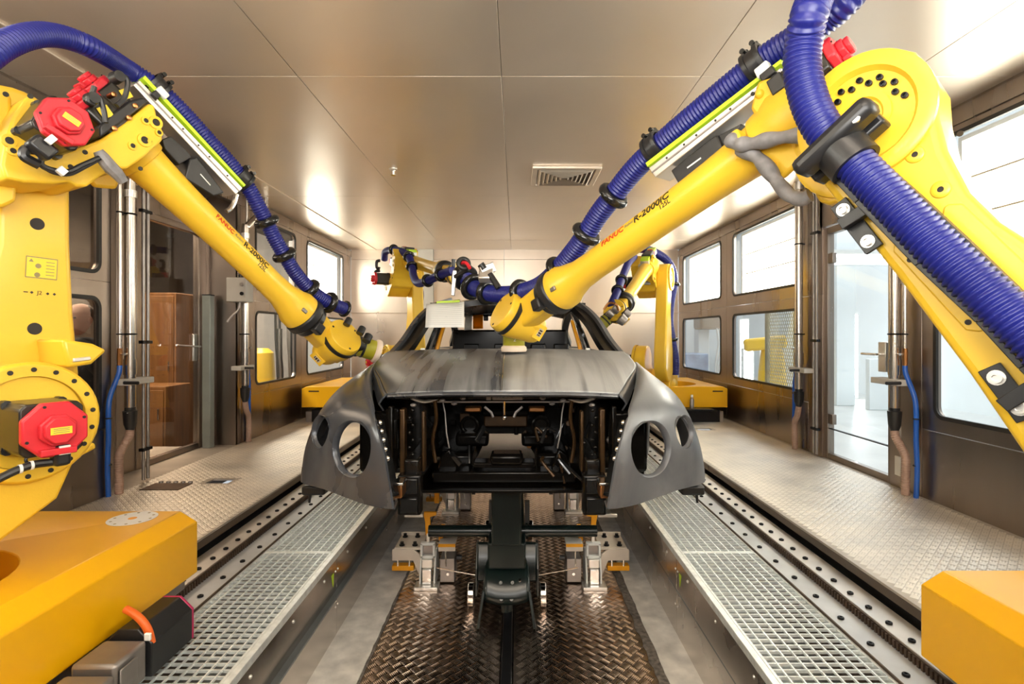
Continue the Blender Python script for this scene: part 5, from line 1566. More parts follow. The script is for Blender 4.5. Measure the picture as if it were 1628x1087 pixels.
lb = carriage(-1, 1.90, 2.72, 6.95, 8.4, .19, .455, 'orange yellow rail carriage cover at the back left of the cell', PLeftBack, .50)
rb = carriage(1, 1.90, 2.69, 6.95, 8.4, .19, .455, 'orange yellow rail carriage cover at the back right of the cell', PRightBack, .50)
for t, s in ((lb, -1), (rb, 1)):
    MB().bx(s * 2.50, s * 2.63, 6.945, 6.96, .388, .402).build('slot', M['ink'], t)
    MB().bx(s * 1.30, s * 2.6, 6.97, 8.2, -.065, .156).build('chassis', M['bolt'], t)
# round white inspection sticker and the drive at the left carriage's foot
c = V(at(218, 822, 2.50).x, 2.47, .2885)
MB().lathe(c, (0, 0, 1), [(0, .098), (.001, .098)], 40).build('round_sticker', M['white_plastic'], cl)
MB().lathe(c + V(0, 0, .001), (0, 0, 1), [(0, .018), (.0006, .018)], 16).build('sticker_dot', M['amber'], cl)
m = MB()
for k in range(10):
    th = 2 * pi * k / 10
    m.lathe(c + V(.08 * cos(th), .08 * sin(th), .001), (0, 0, 1), [(0, .006), (.0006, .006)], 8)
m.build('sticker_marks', M['ink_grey'], cl)
def hexa(x, y0, y1, z, w, h, c, mat, name):
    sec = [(x - w, z - h), (x + w, z - h), (x + w, z + h - c), (x + w - c, z + h), (x - w + c, z + h), (x - w, z + h - c)]
    return MB().prism([V(a, y0, b) for a, b in sec], (0, y1 - y0, 0)).build(name, mat, cl, bevel=.004)
dm = hexa(-1.385, 1.955, 2.20, -.02, .085, .085, .05, M['black'], 'drive_motor')
MB().prism([V(a, 2.20, b) for a, b in [(-1.47, -.105), (-1.30, -.105), (-1.30, .015), (-1.35, .065), (-1.42, .065), (-1.47, .015)]], (0, .012, 0)).build('drive_cap', M['magenta'], dm, bevel=.003)
MB().bx(-1.46, -1.31, 1.79, 1.945, -.10, .035).build('gearbox', M['gear_grey'], cl, bevel=.012)
MB().bx(-1.46, -1.30, 1.64, 1.775, -.10, .015).build('gearbox', M['gear_grey'], cl, bevel=.010)
MB().bx(-1.305, -1.298, 1.80, 1.88, -.06, .015).build('cast_marks', M['gear_grey'], cl, bevel=.004)
MB().tube(catmull([at(200, 968, 1.99), at(214, 976, 1.98), at(227, 988, 1.97), at(236, 1003, 1.97), at(241, 1022, 1.97)], 6), .014, 12).build('power_cable', M['orange_cable'], cl)
MB().box(at(235, 1012, 1.95), (.022, .012, .026)).build('cable_tag', M['white_plastic'], cl, bevel=.003)
MB().bx(-1.50, -1.33, 1.50, 1.63, -.03, -.02).bx(-1.345, -1.33, 1.50, 1.63, -.08, -.02).bx(-1.50, -1.33, 1.62, 1.63, -.08, -.02).build('drive_bracket', M['amber'], cl, bevel=.003)
MB().cyl((-1.40, 1.57, -.02), (-1.40, 1.57, -.008), .016, None, 6).build('bracket_bolt', M['bolt'], cl)
# ============================================================ skid carrier on the pit floor
G = M['green_dark']
sk = thing('skid_carrier', (-.05, 4.2, PIT), 'dark green transport carrier with tow tray under the car', 'carrier')
SX = -.055
MB().bx(SX - .115, SX + .115, 3.3, 6.6, -.30, -.14).build('main_beam', G, sk, bevel=.012)
MB().bx(SX - .09, SX + .09, 3.25, 3.34, -.14, .22).build('riser', G, sk, bevel=.012)
MB().bx(SX - .14, SX + .14, 3.22, 3.40, .19, .257).build('riser_head', G, sk, bevel=.015)
cyc = 3.52
MB().cyl((-.56, cyc, -.145), (.52, cyc, -.145), .036, None, 20).build('cross_tube', G, sk)
for x in (SX - .115, SX + .125):
    MB().lathe((x - .006, cyc, -.145), (1, 0, 0), [(0, .048), (.014, .048)], 20).build('tube_flange', G, sk)
# tow tray: sloped back, dished shelf, cheeks
tr = MB()
tr.prism([V(SX - .19, y, z) for y, z in ((3.50, -.205), (3.47, -.20), (3.40, -.30), (3.40, -.42), (3.43, -.42), (3.46, -.31))], (.38, 0, 0))
tr.build('tray_back', G, sk, bevel=.012)
for x in (SX - .195, SX + .185):
    MB().prism([V(x, y, z) for y, z in ((3.55, -.215), (3.47, -.205), (3.38, -.33), (3.38, -.50), (3.50, -.50), (3.60, -.30))], (.012, 0, 0)).build('cheek', G, sk, bevel=.003)
lipm = MB()
rows = []
for (y, z, w) in ((3.41, -.30, .115), (3.33, -.325, .13), (3.26, -.37, .135), (3.22, -.43, .140), (3.215, -.47, .142)):
    rows.append([V(SX + w * t, y + .015 * abs(t) ** 3, z + (.03 * abs(t) ** 4)) for t in (-1, -.8, -.4, 0, .4, .8, 1)])
lipm.grid(rows).build('tray_lip', G, sk, solid=.014, smooth=50)
for s in (-1, 1):
    MB().beam(V(SX + s * .135, 3.24, -.40), V(SX + s * .165, 3.17, -.585), .016, .04, V(0, 1, 0)).build('tow_fork', G, sk, bevel=.004)
for (x, y, z) in ((-.035, 3.262, -.362), (.035, 3.262, -.362), (-.03, 3.217, -.44), (.03, 3.217, -.44)):
    MB().lathe((SX + x, y, z), (0, -.8, .6), [(0, .013), (.006, .010)], 12).build('tray_bolt', G, sk)
MB().lathe((SX + .08, 3.27, -.352), (0, -.6, .8), [(0, .011), (.008, .008)], 10).build('tray_bolt', M['chrome'], sk)
for s in (-1, 1):
    MB().cyl((SX + s * .205, 3.44, -.515), (SX + s * .245, 3.44, -.515), .072, None, 28).build('wheel', M['chrome'], sk, bevel=.006)
    MB().beam((SX + s * .20, 3.50, -.42), (SX + s * .46, 3.56, -.40), .005, .005).build('release_rod', M['chrome'], sk)
MB().cyl((SX - .0, 3.36, -.58), (SX, 3.36, -.44), .035, None, 14).build('drag_pin', G, sk)
MB().bx(-.075, -.02, 2.4, 3.42, -.62, -.575).build('drag_bar', M['bolt'], sk, bevel=.004)
for s in (-1, 1):
    for y in (5.7, 6.3):
        MB().bx(SX + s * .62 - .03, SX + s * .62 + .03, y, y + .06, -.25, .157).build('support_post', G, sk, bevel=.006)
        e = sorted((SX + s * .11, SX + s * .64))
        MB().bx(e[0], e[1], y + .005, y + .055, -.27, -.20).build('support_arm', G, sk, bevel=.006)
for y in (4.6, 6.2):
    for s in (-1, 1):
        MB().cyl((SX + s * .16, y, -.515), (SX + s * .20, y, -.515), .072, None, 24).build('wheel', M['chrome'], sk, bevel=.006)
        MB().bx(SX + s * .15 - .02, SX + s * .15 + .02, y - .03, y + .03, -.50, -.28).build('wheel_post', G, sk)

def clamp_stand(x, y, s, label):
    """floor clamp beside the pit track; s: +1 opens to the right"""
    t = thing('clamp_stand', (x, y, PIT), label, 'clamp', 'pit clamps under the car')
    q = lambda a, b, c: V(x + s * a, y + b, PIT + c)
    PC = M['plate_cream']
    # white foot with two cheeks
    for a in (-.048, .048):
        MB().prism([q(a - .006, b, c) for b, c in ((-.10, .0), (.10, .0), (.10, .10), (.04, .22), (-.03, .22), (-.10, .07))], V(s * .012, 0, 0)).build('foot_cheek', M['white_plastic'], t, bevel=.003)
    MB().box(q(0, -.11, .012), (.16, .10, .024)).build('foot_plate', M['aluminium'], t, bevel=.004)
    MB().box(q(0, -.10, .075), (.062, .04, .10)).build('nose_block', M['chrome'], t, bevel=.004)
    MB().box(q(0, -.075, .155), (.075, .05, .06)).build('yoke', M['aluminium'], t, bevel=.006)
    fr = MB()
    for a in (-.042, .042): fr.box(q(a, -.055, .235), (.016, .04, .10))
    fr.box(q(0, -.055, .278), (.10, .04, .016)).box(q(0, -.055, .192), (.10, .04, .016))
    fr.build('window_yoke', M['white_plastic'], t, bevel=.003)
    MB().box(q(0, -.04, .235), (.07, .012, .075)).build('yoke_insert', M['gear_grey'], t)
    MB().box(q(0, -.04, .31), (.022, .03, .07)).build('lever_root', M['aluminium'], t, bevel=.003)
    # amber lever with its hooked head
    MB().prism([q(a, -.05, c) for a, c in ((-.018, .33), (.018, .33), (.022, .42), (.03, .46), (.03, .49), (-.055, .49), (-.055, .468), (-.012, .455))], V(0, .025, 0)).build('lever', M['amber'], t, bevel=.003)
    MB().prism([q(a, .18, c) for a, c in ((-.06, .60), (.02, .60), (.02, .63), (-.06, .63))], V(0, .03, 0)).build('hook', M['amber'], t, bevel=.003)
    MB().box(q(-.03, .16, .55), (.035, .03, .12)).build('hook_stem', M['amber'], t, bevel=.003)
    MB().box(q(.10, -.04, .465), (.13, .022, .022)).build('lever_bar', M['aluminium'], t, bevel=.003)
    # cream carrier plate with its folded front and bolts
    MB().box(q(.14, .08, .235), (.19, .24, .016)).build('carrier_plate', PC, t, bevel=.003)
    MB().prism([q(a, -.045, c) for a, c in ((.05, .05), (.062, .05), (.105, .155), (.25, .155), (.25, .225), (.245, .235), (.11, .235), (.06, .20), (.05, .16))], V(0, .02, 0)).build('carrier_front', PC, t, bevel=.004)
    MB().prism([q(a, .195, c) for a, c in ((.06, .235), (.235, .235), (.235, .265), (.06, .265))], V(0, .015, 0)).build('carrier_back', PC, t, bevel=.003)
    for (a, b) in ((.10, .0), (.19, .0), (.11, .16), (.20, .16)):
        MB().lathe(q(a, b, .243), V(0, 0, 1), [(0, .019), (.008, .019), (.008, .012), (.026, .012)], 12).build('bolt', M['bolt'], t)
    MB().box(q(.175, -.02, .105), (.15, .06, .035)).build('amber_shoe', M['amber'], t, bevel=.004)
    for a in (.13, .21):
        MB().cyl(q(a, -.045, .12), q(a, -.045, .16), .007, None, 8).build('shoe_screw', M['chrome'], t)
    # inner slide with amber edge
    MB().box(q(-.13, .04, .275), (.115, .20, .012)).build('slide_top', M['box_grey'], t, bevel=.003)
    MB().box(q(-.13, -.065, .268), (.115, .012, .020)).build('slide_edge', M['amber'], t)
    MB().box(q(-.13, -.068, .245), (.115, .012, .028)).build('slide_lip', M['plate_cream'], t, bevel=.002)
    MB().box(q(-.075, .10, .30), (.03, .14, .07)).build('slide_guide', M['amber'], t, bevel=.003)
    MB().cyl(q(-.12, -.05, .12), q(-.12, -.05, .24), .006, None, 8).build('slide_pin', M['chrome'], t)
    MB().box(q(-.13, .02, .09), (.10, .14, .16)).build('slide_block', M['gear_grey'], t, bevel=.004)
    MB().lathe(q(-.135, -.05, .07), V(0, -1, 0), [(0, .012), (.012, .010)], 12).build('block_screw', M['chrome'], t)
    MB().cyl(q(-.19, .0, .16), q(-.225, .0, .16), .018, None, 12).build('stop_knob', M['black'], t)
    return t
clamp_stand(-.60, 3.80, -1, 'white and amber floor clamp left of the tow tray at the front')
clamp_stand(.53, 3.80, 1, 'white and amber floor clamp right of the tow tray at the front')
clamp_stand(-.62, 5.35, -1, 'shaded floor clamp deep under the car on the left of the beam')
clamp_stand(.55, 5.35, 1, 'shaded floor clamp deep under the car on the right of the beam')

# ============================================================ pipe stations on the side walls
def station(X, Y, side, yt, label, detail=True, bracket=.78, ry=1):
    """side: +1 on the right wall; yt: along-wall direction of the thin pipe"""
    t = thing('pipe_station', (X, Y, 0), label, 'pipes', 'steel supply pipes on the cell walls')
    S = M['pipe_steel']
    if side < 0:
        MB().tube(catmull([V(X, Y, .60), V(X, Y, 1.4), V(X, Y, 2.16), V(X + .01, Y + .02, 2.22), V(X + .05, Y + .12, 2.33), V(X + .09, Y + .22, 2.44), V(X + .10, Y + .24, ZC)], 5), .036, 18).build('main_pipe', S, t)
        MB().lathe((X, Y, 2.10), (0, 0, 1), [(0, .036), (0, .043), (.05, .043), (.05, .036)], 20, cap=False).build('pipe_collar', M['aluminium'], t, smooth=30)
    else:
        MB().cyl((X, Y, .60), (X, Y, ZC - .06), .036, None, 20).build('main_pipe', S, t)
    MB().lathe((X, Y, .83), (0, 0, 1), [(0, .036), (0, .042), (.11, .042), (.11, .036)], 20, cap=False).build('pipe_sleeve', S, t, smooth=30)
    if side > 0:
        MB().cyl((X, Y, ZC - .07), (X, Y, ZC), .045, None, 20).build('top_collar', M['aluminium'], t)
    y2 = Y + yt * .075
    x2 = X + side * .02
    MB().cyl((x2, y2, 1.02), (x2, y2, ZC), .014, None, 12).build('thin_pipe', S, t)
    MB().cyl((x2, y2, .90), (x2, y2, 1.02), .017, None, 8).build('valve', M['copper'], t)
    MB().tube([V(x2, y2, .98), V(x2 - side * .05, y2, .98), V(x2 - side * .055, y2 - .03, .98)], .008, 8).build('valve_lever', M['chrome'], t)
    for z in (1.12, 1.98):
        MB().ring((X, Y, z), (0, 0, 1), .040, .006, 20, 8).build('pipe_clip', M['bolt'], t)
        MB().ring((x2, y2, z), (0, 0, 1), .018, .005, 16, 8).build('pipe_clip', M['bolt'], t)
        MB().beam((X, Y, z), (x2, y2, z), .01, .012).build('clip_bar', M['bolt'], t)
        MB().beam((X + side * .03, Y, z), (X + side * .055, Y, z), .014, .014).build('clip_stud', M['bolt'], t)
    # holder plate, lower pipe, black nozzle, corrugated hose
    e = sorted((X - side * .05, X + side * .048))
    MB().bx(e[0], e[1], Y - .19 if yt > 0 else Y - .10, Y + .10 if yt > 0 else Y + .19, bracket - .022, bracket + .022).build('holder', M['box_grey'], t, bevel=.006)
    MB().cyl((X - side * .03, Y - .1, bracket), (X - side * .14, Y - .12, bracket), .012, None, 10).build('holder_pin', M['black'], t)
    MB().cyl((X, Y, .56), (X, Y, .75), .030, None, 18).build('lower_pipe', S, t)
    MB().lathe((X, Y, .575), (0, 0, -1), [(-.02, .034), (0, .034), (.005, .046), (.10, .040), (.145, .025), (.15, .018)], 18).build('nozzle', M['black'], t)
    hx = X + side * .01; hy = y2 + yt * .02
    hose('drain_hose', [V(X, Y, .43), V(X, Y + yt * .01, .39), V(hx, (Y + hy) / 2, .33), V(hx, hy, .26), V(hx, hy, .12), V(hx, hy, .0)], .028, M['pink_hose'], t, .016, 14, .08)
    bx_, by_ = X + side * .036, y2 + yt * .085
    MB().tube(catmull([V(x2, y2, .90), V(x2, y2 + yt * .01, .84), V(bx_, by_ - yt * .02, .70), V(bx_, by_, .60), V(bx_, by_, .40), V(bx_, by_ + yt * .01, .20), V(bx_, by_, .0)], 6), .016, 10).build('air_hose', M['blue_tube'], t)
    for z in (.54, .22):
        MB().ring((bx_, by_, z), (0, 0, 1), .017, .005, 14, 8).build('hose_tie', M['black'], t)
    return t
station(XR - .09, 3.90, 1, -1, 'steel pipe pair with blue hose on the right wall beside the glass door handle')
station(XR - .08, 5.24, 1, 1, 'steel pipe pair on the right wall between the glass door and the windows')
station(XL + .06, 3.93, -1, -1, 'steel pipe pair with blue hose on the left wall by the near window')
station(XL + .06, 5.60, -1, 1, 'steel pipe pair on the left wall behind the grey switch box')
# dark plate painted in for the floor hole by the left pipes, with bolts
dg = MB().bx(-2.70, -2.42, 3.92, 4.10, .001, .006).build('hole_patch', M['rack'], fl, bevel=.002)
for k in range(5):
    MB().lathe((-2.67 + k * .055, 4.12, .004), (0, 0, 1), [(0, .017), (.008, .015)], 12).build('hole_bolt', M['gear_grey'], dg)
# conduits beside the doors
def conduit(X, Y, z0, z1, label, n=2):
    t = thing('wall_conduit', (X, Y, z0), label, 'conduit')
    for k in range(n):
        MB().cyl((X, Y + k * .05, z0), (X, Y + k * .05, z1), .012, None, 10).build('conduit_pipe', M['gear_grey'], t)
    for z in (2.05, 1.06, .25):
        MB().bx(X - .018, X + .018, Y - .03, Y + .08, z - .012, z + .012).build('conduit_clip', M['bolt'], t, bevel=.003)
conduit(XR - .035, 5.01, .02, ZC, 'slim twin conduit beside the far edge of the right glass door')
conduit(XL + .02, 4.13, .02, 2.5, 'slim twin conduit in front of the left glass door')
# grey post and switch box by the left door
po = thing('grey_post', (-3.04, 5.42, 0), 'grey green steel post at the far edge of the left glass door', 'post')
MB().bx(-3.08, -3.0, 5.37, 5.45, 0.0, 1.50).build('post_tube', M['post_green'], po, bevel=.006)
MB().bx(-3.082, -2.998, 5.368, 5.452, 1.50, 1.512).build('post_top', M['black'], po, bevel=.003)
sb = thing('switch_box', (-2.78, 5.42, 1.56), 'grey switch box with two knobs above the grey green post', 'switch box')
MB().bx(-2.86, -2.66, 5.40, 5.55, 1.44, 1.68).build('box_body', M['box_grey'], sb, bevel=.008)
for z, m_ in ((1.61, 'gear_grey'), (1.52, 'bolt')):
    MB().cyl((-2.70, 5.40, z), (-2.70, 5.382, z), .018, None, 14).build('knob', M[m_], sb, bevel=.003)
MB().tube(catmull([V(-2.76, 5.47, 1.44), V(-2.77, 5.46, 1.36), V(-2.82, 5.44, 1.30), V(-2.86, 5.42, 1.24)], 5), .010, 8).build('box_cable', M['gear_grey'], sb)
MB().lathe((-2.72, 5.47, 1.68), (0, 0, 1), [(0, .05), (.03, .045), (.045, .02)], 14).build('alarm_cap', M['black'], sb)
# bottle left on the back right carriage's foot
bo = thing('bottle', at(1100, 643, 6.9), 'small grey spray bottle in front of the back right yellow cover', 'bottle')
p = at(1100, 643, 6.9); p.z = .19
bo.location = p
MB().lathe(p, (0, 0, 1), [(0, .028), (.10, .028), (.125, .014), (.135, .014)], 16).build('flask', M['gear_grey'], bo)
MB().lathe(p + V(0, 0, .135), (0, 0, 1), [(0, .017), (.03, .015)], 14).build('cap', M['white_plastic'], bo)
MB().bx(1.75, 2.45, 6.78, 6.99, .165, .19).build('chassis_step', M['bolt'], rb, bevel=.006)

# ============================================================ light boxes behind the upper windows (stepped lit diffusers)
def light_box(side, y0, y1, z0, z1, label):
    X = (XR if side > 0 else XL) + side * .10
    t = thing('light_box', (X, (y0 + y1) / 2, z0), label, 'light box', 'light boxes behind the upper windows')
    n = 3; g = .04
    for k in range(n):
        a = z0 + (z1 - z0) * k / n + .004; b = z0 + (z1 - z0) * (k + 1) / n - .004
        q = [V(X + side * .02, y0 + g, a), V(X + side * .02, y1 - g, a), V(X + side * .10, y1 - g, b), V(X + side * .10, y0 + g, b)]
        MB().prism(q, (side * .006, 0, 0)).build('diffuser', M['lightbox'], t, smooth=0)
        if k: MB().beam(V(X + side * .012, y0 + g, a - .004), V(X + side * .012, y1 - g, a - .004), .014, .012).build('slat_edge', M['slat_brown'], t)
    e = sorted((X + side * .13, X + side * .16))
    MB().bx(e[0], e[1], y0 - .03, y1 + .03, z0 - .03, z1 + .03).build('housing_back', M['white_plastic'], t)
    e = sorted((X - side * .02, X + side * .13))
    hs = MB()
    hs.bx(e[0], e[1], y0 - .03, y0 + .0, z0 - .03, z1 + .03).bx(e[0], e[1], y1, y1 + .03, z0 - .03, z1 + .03).bx(e[0], e[1], y0, y1, z1, z1 + .03).bx(e[0], e[1], y0, y1, z0 - .03, z0)
    hs.build('housing', M['white_plastic'], t)
light_box(1, 7.48, 9.03, 1.64, 2.36, 'lit light box behind the farthest upper window of the right wall')
light_box(1, 5.40, 6.93, 1.64, 2.36, 'lit light box behind the right upper window next to the glass door')
light_box(1, 2.02, 3.52, 1.64, 2.36, 'lit light box behind the large upper window at the right edge')
light_box(1, .08, 1.64, 1.64, 2.36, 'lit light box behind the upper window beside the camera on the right')
light_box(1, -1.85, -.30, 1.64, 2.36, 'lit light box behind the right upper window in back of the camera')
light_box(-1, 7.48, 8.90, 1.64, 2.36, 'lit light box behind the far left upper window')
light_box(-1, .14, 1.75, 1.60, 2.36, 'light box added as fill behind the unseen left upper window beside the camera')  # added fill; the nearest visible windows on this side are dark
light_box(-1, -1.85, -.25, 1.60, 2.36, 'light box added as fill behind the unseen left upper window in back of the camera')  # added fill for the right robot's near faces

# ============================================================ what stands outside the glass
# right: a white hall
hall = thing('floor', (6, 4, -.06), kind='structure')
M['hall_blue'] = paint('hall_blue', (0.30, 0.38, 0.52), 0.5, 0, .4, 4.0)
MB().bx(XR + .06, 8.5, -3.0, 16.0, -.08, -.02).build('hall_slab', M['hall_floor'], hall)
hw = thing('wall_hall', (6, 4, 0), kind='structure')
MB().bx(6.6, 6.7, -3.0, 16.0, -.02, 4.5).build('wall_panel', M['white_wall'], hw)
MB().bx(XR + .06, 6.6, 15.9, 16.0, -.02, 4.5).build('wall_panel', M['white_wall'], hw)
MB().bx(5.1, 5.4, 8.7, 9.0, -.02, 4.5).build('hall_column', M['white_wall'], hw, bevel=.01)
MB().bx(3.35, 6.5, 7.4, 7.45, 2.05, 2.20).build('hall_beam', M['white_wall'], hw, bevel=.01)
MB().bx(5.3, 6.2, 8.2, 8.3, -.02, .75).build('low_partition', M['white_wall'], hw, bevel=.01)
for k, (x, y, lab) in enumerate(((5.0, 11.75, 'upright tube lamp left of the pale robot part in the white hall'), (5.0, 10.95, 'upright tube lamp below the pale robot part in the white hall'), (5.6, 13.4, 'thin upright tube lamp at the left edge of the mesh window'), (5.9, 9.6, 'upright tube lamp seen through the right glass door'))):
    lt = thing('tube_lamp', (x, y, .0), lab, 'lamp')
    MB().bx(x - .12, x + .12, y, y + .1, -.02, .82 if k < 2 else 1.5).build('lamp_body', M['white_plastic'], lt, bevel=.01)
    MB().bx(x - .09, x + .09, y - .008, y + .002, .05, .78 if k < 2 else 1.46).build('lamp_face', M['lamp_tube'], lt)
lt = thing('tube_lamp', (4.6, 7.2, 2.2), 'long tube lamp seen through the top of the right glass door', 'lamp')
MB().bx(3.9, 6.0, 7.20, 7.26, 2.14, 2.17).build('lamp_face', M['lamp_tube'], lt)
MB().bx(3.9, 6.0, 7.18, 7.28, 2.17, 2.23).build('lamp_body', M['white_plastic'], lt)
# mesh guard and a yellow robot's arm in the hall
mg = thing('mesh_guard', (3.6, 7.3, 0), 'tan expanded metal guard behind the right lower window', 'guard')
GY0, GY1 = 7.0, 7.75
MB().bx(3.55, 3.60, GY0 - .05, GY0, -.02, 1.5).bx(3.55, 3.60, GY1, GY1 + .05, -.02, 1.5).bx(3.55, 3.60, GY0, GY1, 1.45, 1.5).build('guard_frame', M['wire'], mg)
m = MB()
for k in range(-26, 30):
    for s in (1, -1):
        y0 = GY0 + .05 * k if s > 0 else GY1 - .05 * k
        pts = []
        for j in range(0, 31):
            z = .0 + j * .05; y = y0 + s * j * .05 * .55
            if GY0 <= y <= GY1: pts.append(V(3.575, y, z))
        if len(pts) > 1: m.beam(pts[0], pts[-1], .007, .007, V(1, 0, 0))
tag(m.build('mesh', M['wire'], mg, smooth=0), kind='stuff')
yr = thing('robot_arm', (4.3, 9.6, -.02), 'pale yellow robot part seen through the right lower window', 'robot')
MB().lathe((4.45, 9.5, -.02), (0, 0, 1), [(0, .25), (.5, .22), (.85, .18), (.95, .12)], 20).build('base', M['yellow'], yr)
MB().beam((4.0, 9.6, .92), (4.65, 9.4, 1.0), .24, .22).build('forearm', M['yellow'], yr, bevel=.05)
# plant beyond the farthest lower window
pl2 = thing('process_tower', (4.1, 12.0, -.02), 'white machine column with pipes seen through the farthest right window', 'machine')
MB().bx(4.0, 4.25, 12.0, 12.3, -.02, 2.6).build('column', M['white_wall'], pl2, bevel=.02)
MB().bx(3.95, 4.6, 11.7, 12.2, 1.22, 1.75).build('hopper', M['steel_dark'], pl2, bevel=.05)
for k in range(4):
    MB().tube(catmull([V(4.3, 11.8, .0), V(4.3 + .05 * k, 11.78, .5), V(4.35 + .07 * k, 11.75, .9), V(4.3 + .05 * k, 11.7, 1.24)], 5), .02, 8).build('pipe', M['aluminium'], pl2)
MB().bx(3.3, 3.95, 11.2, 11.8, -.02, .72).build('cabinet', M['hall_blue'], pl2, bevel=.02)
# left: dim preparation rooms
lf = thing('floor', (-5, 4, -.06), kind='structure')
MB().bx(-6.4, XL - .36, -3.0, 12.5, -.50, -.42).build('room_slab', M['booth_dark'], lf)
MB().bx(-4.4, NX - .05, 3.9, 5.6, -.05, -.03).build('door_step', M['tread_alu'], lf)
lw = thing('wall_hall', (-6, 4, 0), kind='structure')
MB().bx(-6.5, -6.4, -3.0, 12.5, -.5, 3.2).build('wall_panel', M['booth_dark'], lw)
MB().bx(-6.4, XL - .36, 12.4, 12.5, -.5, 3.2).build('wall_panel', M['white_wall'], lw)
MB().bx(-6.4, XL - .36, -3.0, 12.5, 3.2, 3.25).build('ceiling_sheet', M['booth_dark'], lw)
MB().bx(-4.9, -4.8, 8.9, 12.4, -.4, 3.0).build('partition', M['cream'], lw)
for k, (x, y, w, h) in enumerate(((-4.35, 6.85, .50, 1.62), (-4.95, 6.9, .40, 1.45), (-4.05, 6.2, .46, .55))):
    cb = thing('cabinet', (x, y, -.42), ['tall wooden cabinet seen through the left glass door', 'second wooden cabinet behind the left glass door', 'low wooden cabinet seen through the left glass door'][k], 'cabinet')
    MB().bx(x - w / 2, x + w / 2, y - w / 2, y + w / 2, -.42, h).build('carcass', M['wood'], cb, bevel=.01)
    MB().bx(x - w / 2 + .02, x + w / 2 - .02, y - w / 2 - .015, y - w / 2 - .002, -.35, h - .04).build('cabinet_door', M['wood'], cb, bevel=.006)
    MB().box((x + w * .36, y - w / 2 - .025, h * .45), (.015, .02, .12)).build('cabinet_handle', M['chrome'], cb, bevel=.003)
for k, (y, z) in enumerate(((8.0, 1.15), (8.1, 1.15))):
    xl = (-5.30, -4.98)[k]
    lt = thing('tube_lamp', (xl, y, z), ['lit lamp panel beside the door hinge', 'second lit lamp panel'][k] + ' seen through the left glass door', 'lamp')
    MB().bx(xl - .09, xl + .09, y, y + .02, z - .16, z + .16).build('lamp_face', M['lamp_tube'], lt)
    MB().bx(xl - .12, xl + .12, y + .02, y + .08, z - .19, z + .19).build('lamp_body', M['white_plastic'], lt)
# hoses hanging beyond the left lower window
for k in range(7):
    ht = thing('hanging_hose', (-3.5, 7.9 + .135 * k, 1.3), 'dark hose hanging in the room behind the left lower window', 'hose', 'hanging hoses behind the left window')
    x, y = -3.45 - .03 * (k % 3), 7.85 + .14 * k
    MB().tube(catmull([V(x, y, 1.5), V(x, y + .02, 1.0), V(x + .02, y + .05, .6), V(x, y + .09, .45), V(x - .02, y + .11, .7), V(x - .02, y + .10, 1.2)], 6), .018, 8).build('hose_loop', M['gear_grey'] if k % 2 else M['black'], ht)
yr2 = thing('robot_arm', (-3.95, 8.5, -.42), 'yellow machine shoulder seen through the left lower window', 'robot')
MB().lathe((-3.95, 8.5, -.42), (0, 0, 1), [(0, .22), (.9, .20), (1.25, .18), (1.32, .10)], 20).build('shoulder', M['yellow'], yr2)

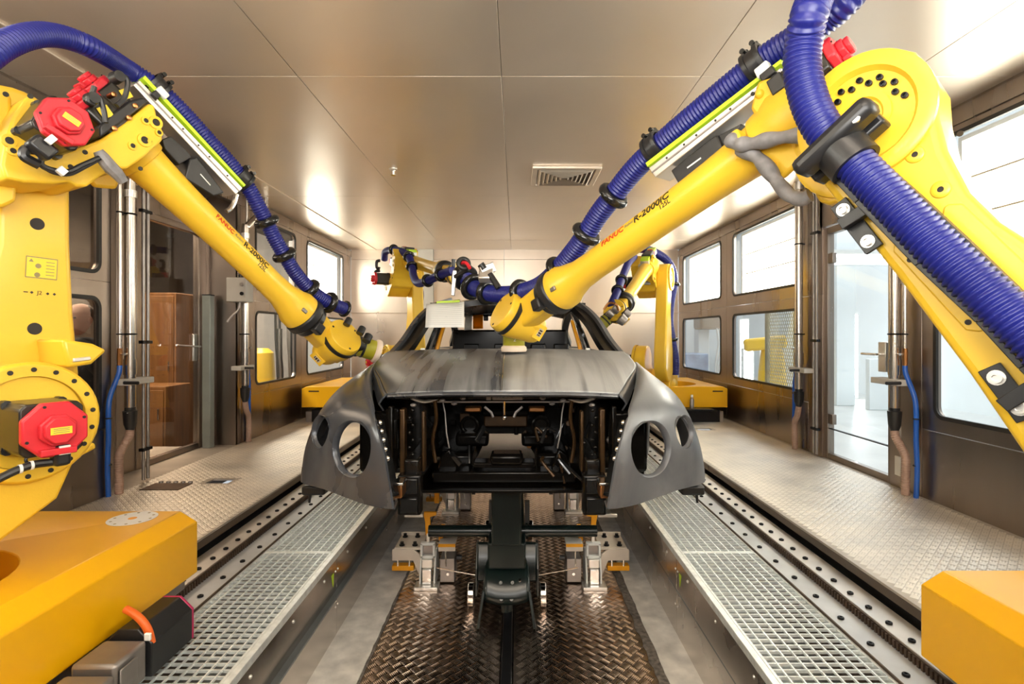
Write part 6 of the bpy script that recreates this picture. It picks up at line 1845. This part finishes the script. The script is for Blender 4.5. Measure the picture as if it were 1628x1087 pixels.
# ---- the person behind the near left window, holding something at the chest
def person():
    t = thing('person', (-3.47, 4.42, -.42), 'person in dark clothes with raised hands behind the near left window', 'person')
    ox, oy, oz = -3.47, 4.42, -.42
    vs = [(0, 0, .92), (0, .01, 1.10), (.0, .0, 1.30), (0, -.02, 1.44), (0, -.03, 1.52),             # pelvis .. neck 0-4
          (.17, 0, 1.38), (.24, -.05, 1.14), (.16, -.24, 1.36),                                       # right arm 5-7
          (-.17, 0, 1.38), (-.25, -.06, 1.14), (-.12, -.26, 1.22),                                    # left arm 8-10
          (.10, 0, .86), (.11, -.02, .48), (.11, .02, .08), (.12, -.14, .03),                         # right leg
          (-.10, 0, .86), (-.11, -.02, .48), (-.11, .02, .08), (-.12, -.14, .03)]
    es = [(0, 1), (1, 2), (2, 3), (3, 4), (3, 5), (5, 6), (6, 7), (3, 8), (8, 9), (9, 10), (0, 11), (11, 12), (12, 13), (13, 14), (0, 15), (15, 16), (16, 17), (17, 18)]
    rs = [.15, .14, .16, .10, .055, .065, .045, .032, .065, .045, .032, .09, .065, .045, .04, .09, .065, .045, .04]
    me = bpy.data.meshes.new('body')
    me.from_pydata([(x, y, z) for x, y, z in vs], es, [])
    o = bpy.data.objects.new('body', me); COL.objects.link(o); o.parent = t
    sm = o.modifiers.new('skin', 'SKIN'); o.modifiers.new('sub', 'SUBSURF').levels = 2
    if not me.skin_vertices: 
        bm = bmesh.new(); bm.from_mesh(me); bm.verts.layers.skin.verify(); bm.to_mesh(me); bm.free()
    for i, r in enumerate(rs):
        k = 1.15 if i in (0, 1, 2) else 1.0
        me.skin_vertices[0].data[i].radius = (r * k, r * .85 if i < 3 else r)
    me.skin_vertices[0].data[0].use_root = True
    apply_mods(o)
    o.data.materials.clear(); o.data.materials.append(M['cloth_dark']); shade(o.data, 80)
    P = lambda x, y, z: V(ox + x, oy + y, oz + z)
    hd = MB()
    rows = []
    for (z, rx, ry, cy) in ((-.125, .030, .035, -.05), (-.10, .052, .062, -.035), (-.05, .066, .082, -.015), (0, .074, .094, 0), (.05, .076, .098, .004), (.09, .066, .084, .006), (.118, .040, .052, .006), (.128, .012, .015, .006)):
        rows.append([P(rx * cos(2 * pi * k / 16), -.06 + cy + ry * sin(2 * pi * k / 16), 1.655 + z) for k in range(17)])
    head = hd.grid(rows).build('head', M['skin'], t, smooth=80)
    MB().prism([P(-.012, -.155, 1.66), P(.012, -.155, 1.66), P(.016, -.16, 1.635), P(0, -.182, 1.633), P(-.016, -.16, 1.635)], V(0, .02, 0)).build('nose', M['skin'], head, bevel=.004)
    for s in (-1, 1):
        MB().ball(P(s * .028, -.150, 1.668), (.011, .006, .007), 10, 6).build('eye', M['ink'], head)
        MB().ball(P(s * .076, -.055, 1.65), (.010, .022, .032), 10, 6).build('ear', M['skin'], head)
    MB().box(P(0, -.146, 1.602), (.042, .008, .008)).build('mouth', M['red'], head, bevel=.003)
    MB().ball(P(0, -.030, 1.70), (.079, .092, .082), 16, 8).build('hair', M['hair'], head)
    for (hx, hy, hz, s) in ((.15, -.26, 1.38, 1), (-.11, -.28, 1.235, -1)):
        hm = MB()
        hm.ball(P(hx - s * .02, hy - .02, hz + .01), (.045, .030, .048), 12, 8)
        hnd = hm.build('hand', M['skin'], t, smooth=80)
        for k in range(4):
            b = P(hx - s * .055, hy - .03, hz + .045 - k * .022)
            L = (.050, .056, .052, .042)[k]
            MB().tube(catmull([b + V(s * .02, 0, 0), b + V(-s * L * .5, -.012, 0), b + V(-s * L * .8, .004, -.006), b + V(-s * L * .75, .024, -.008)], 4), .0085, 8).build('finger', M['skin'], hnd)
        MB().tube(catmull([P(hx - s * .01, hy - .03, hz + .045), P(hx - s * .03, hy - .055, hz + .060), P(hx - s * .055, hy - .06, hz + .055)], 4), .0095, 8).build('thumb', M['skin'], hnd)
    return t
person()
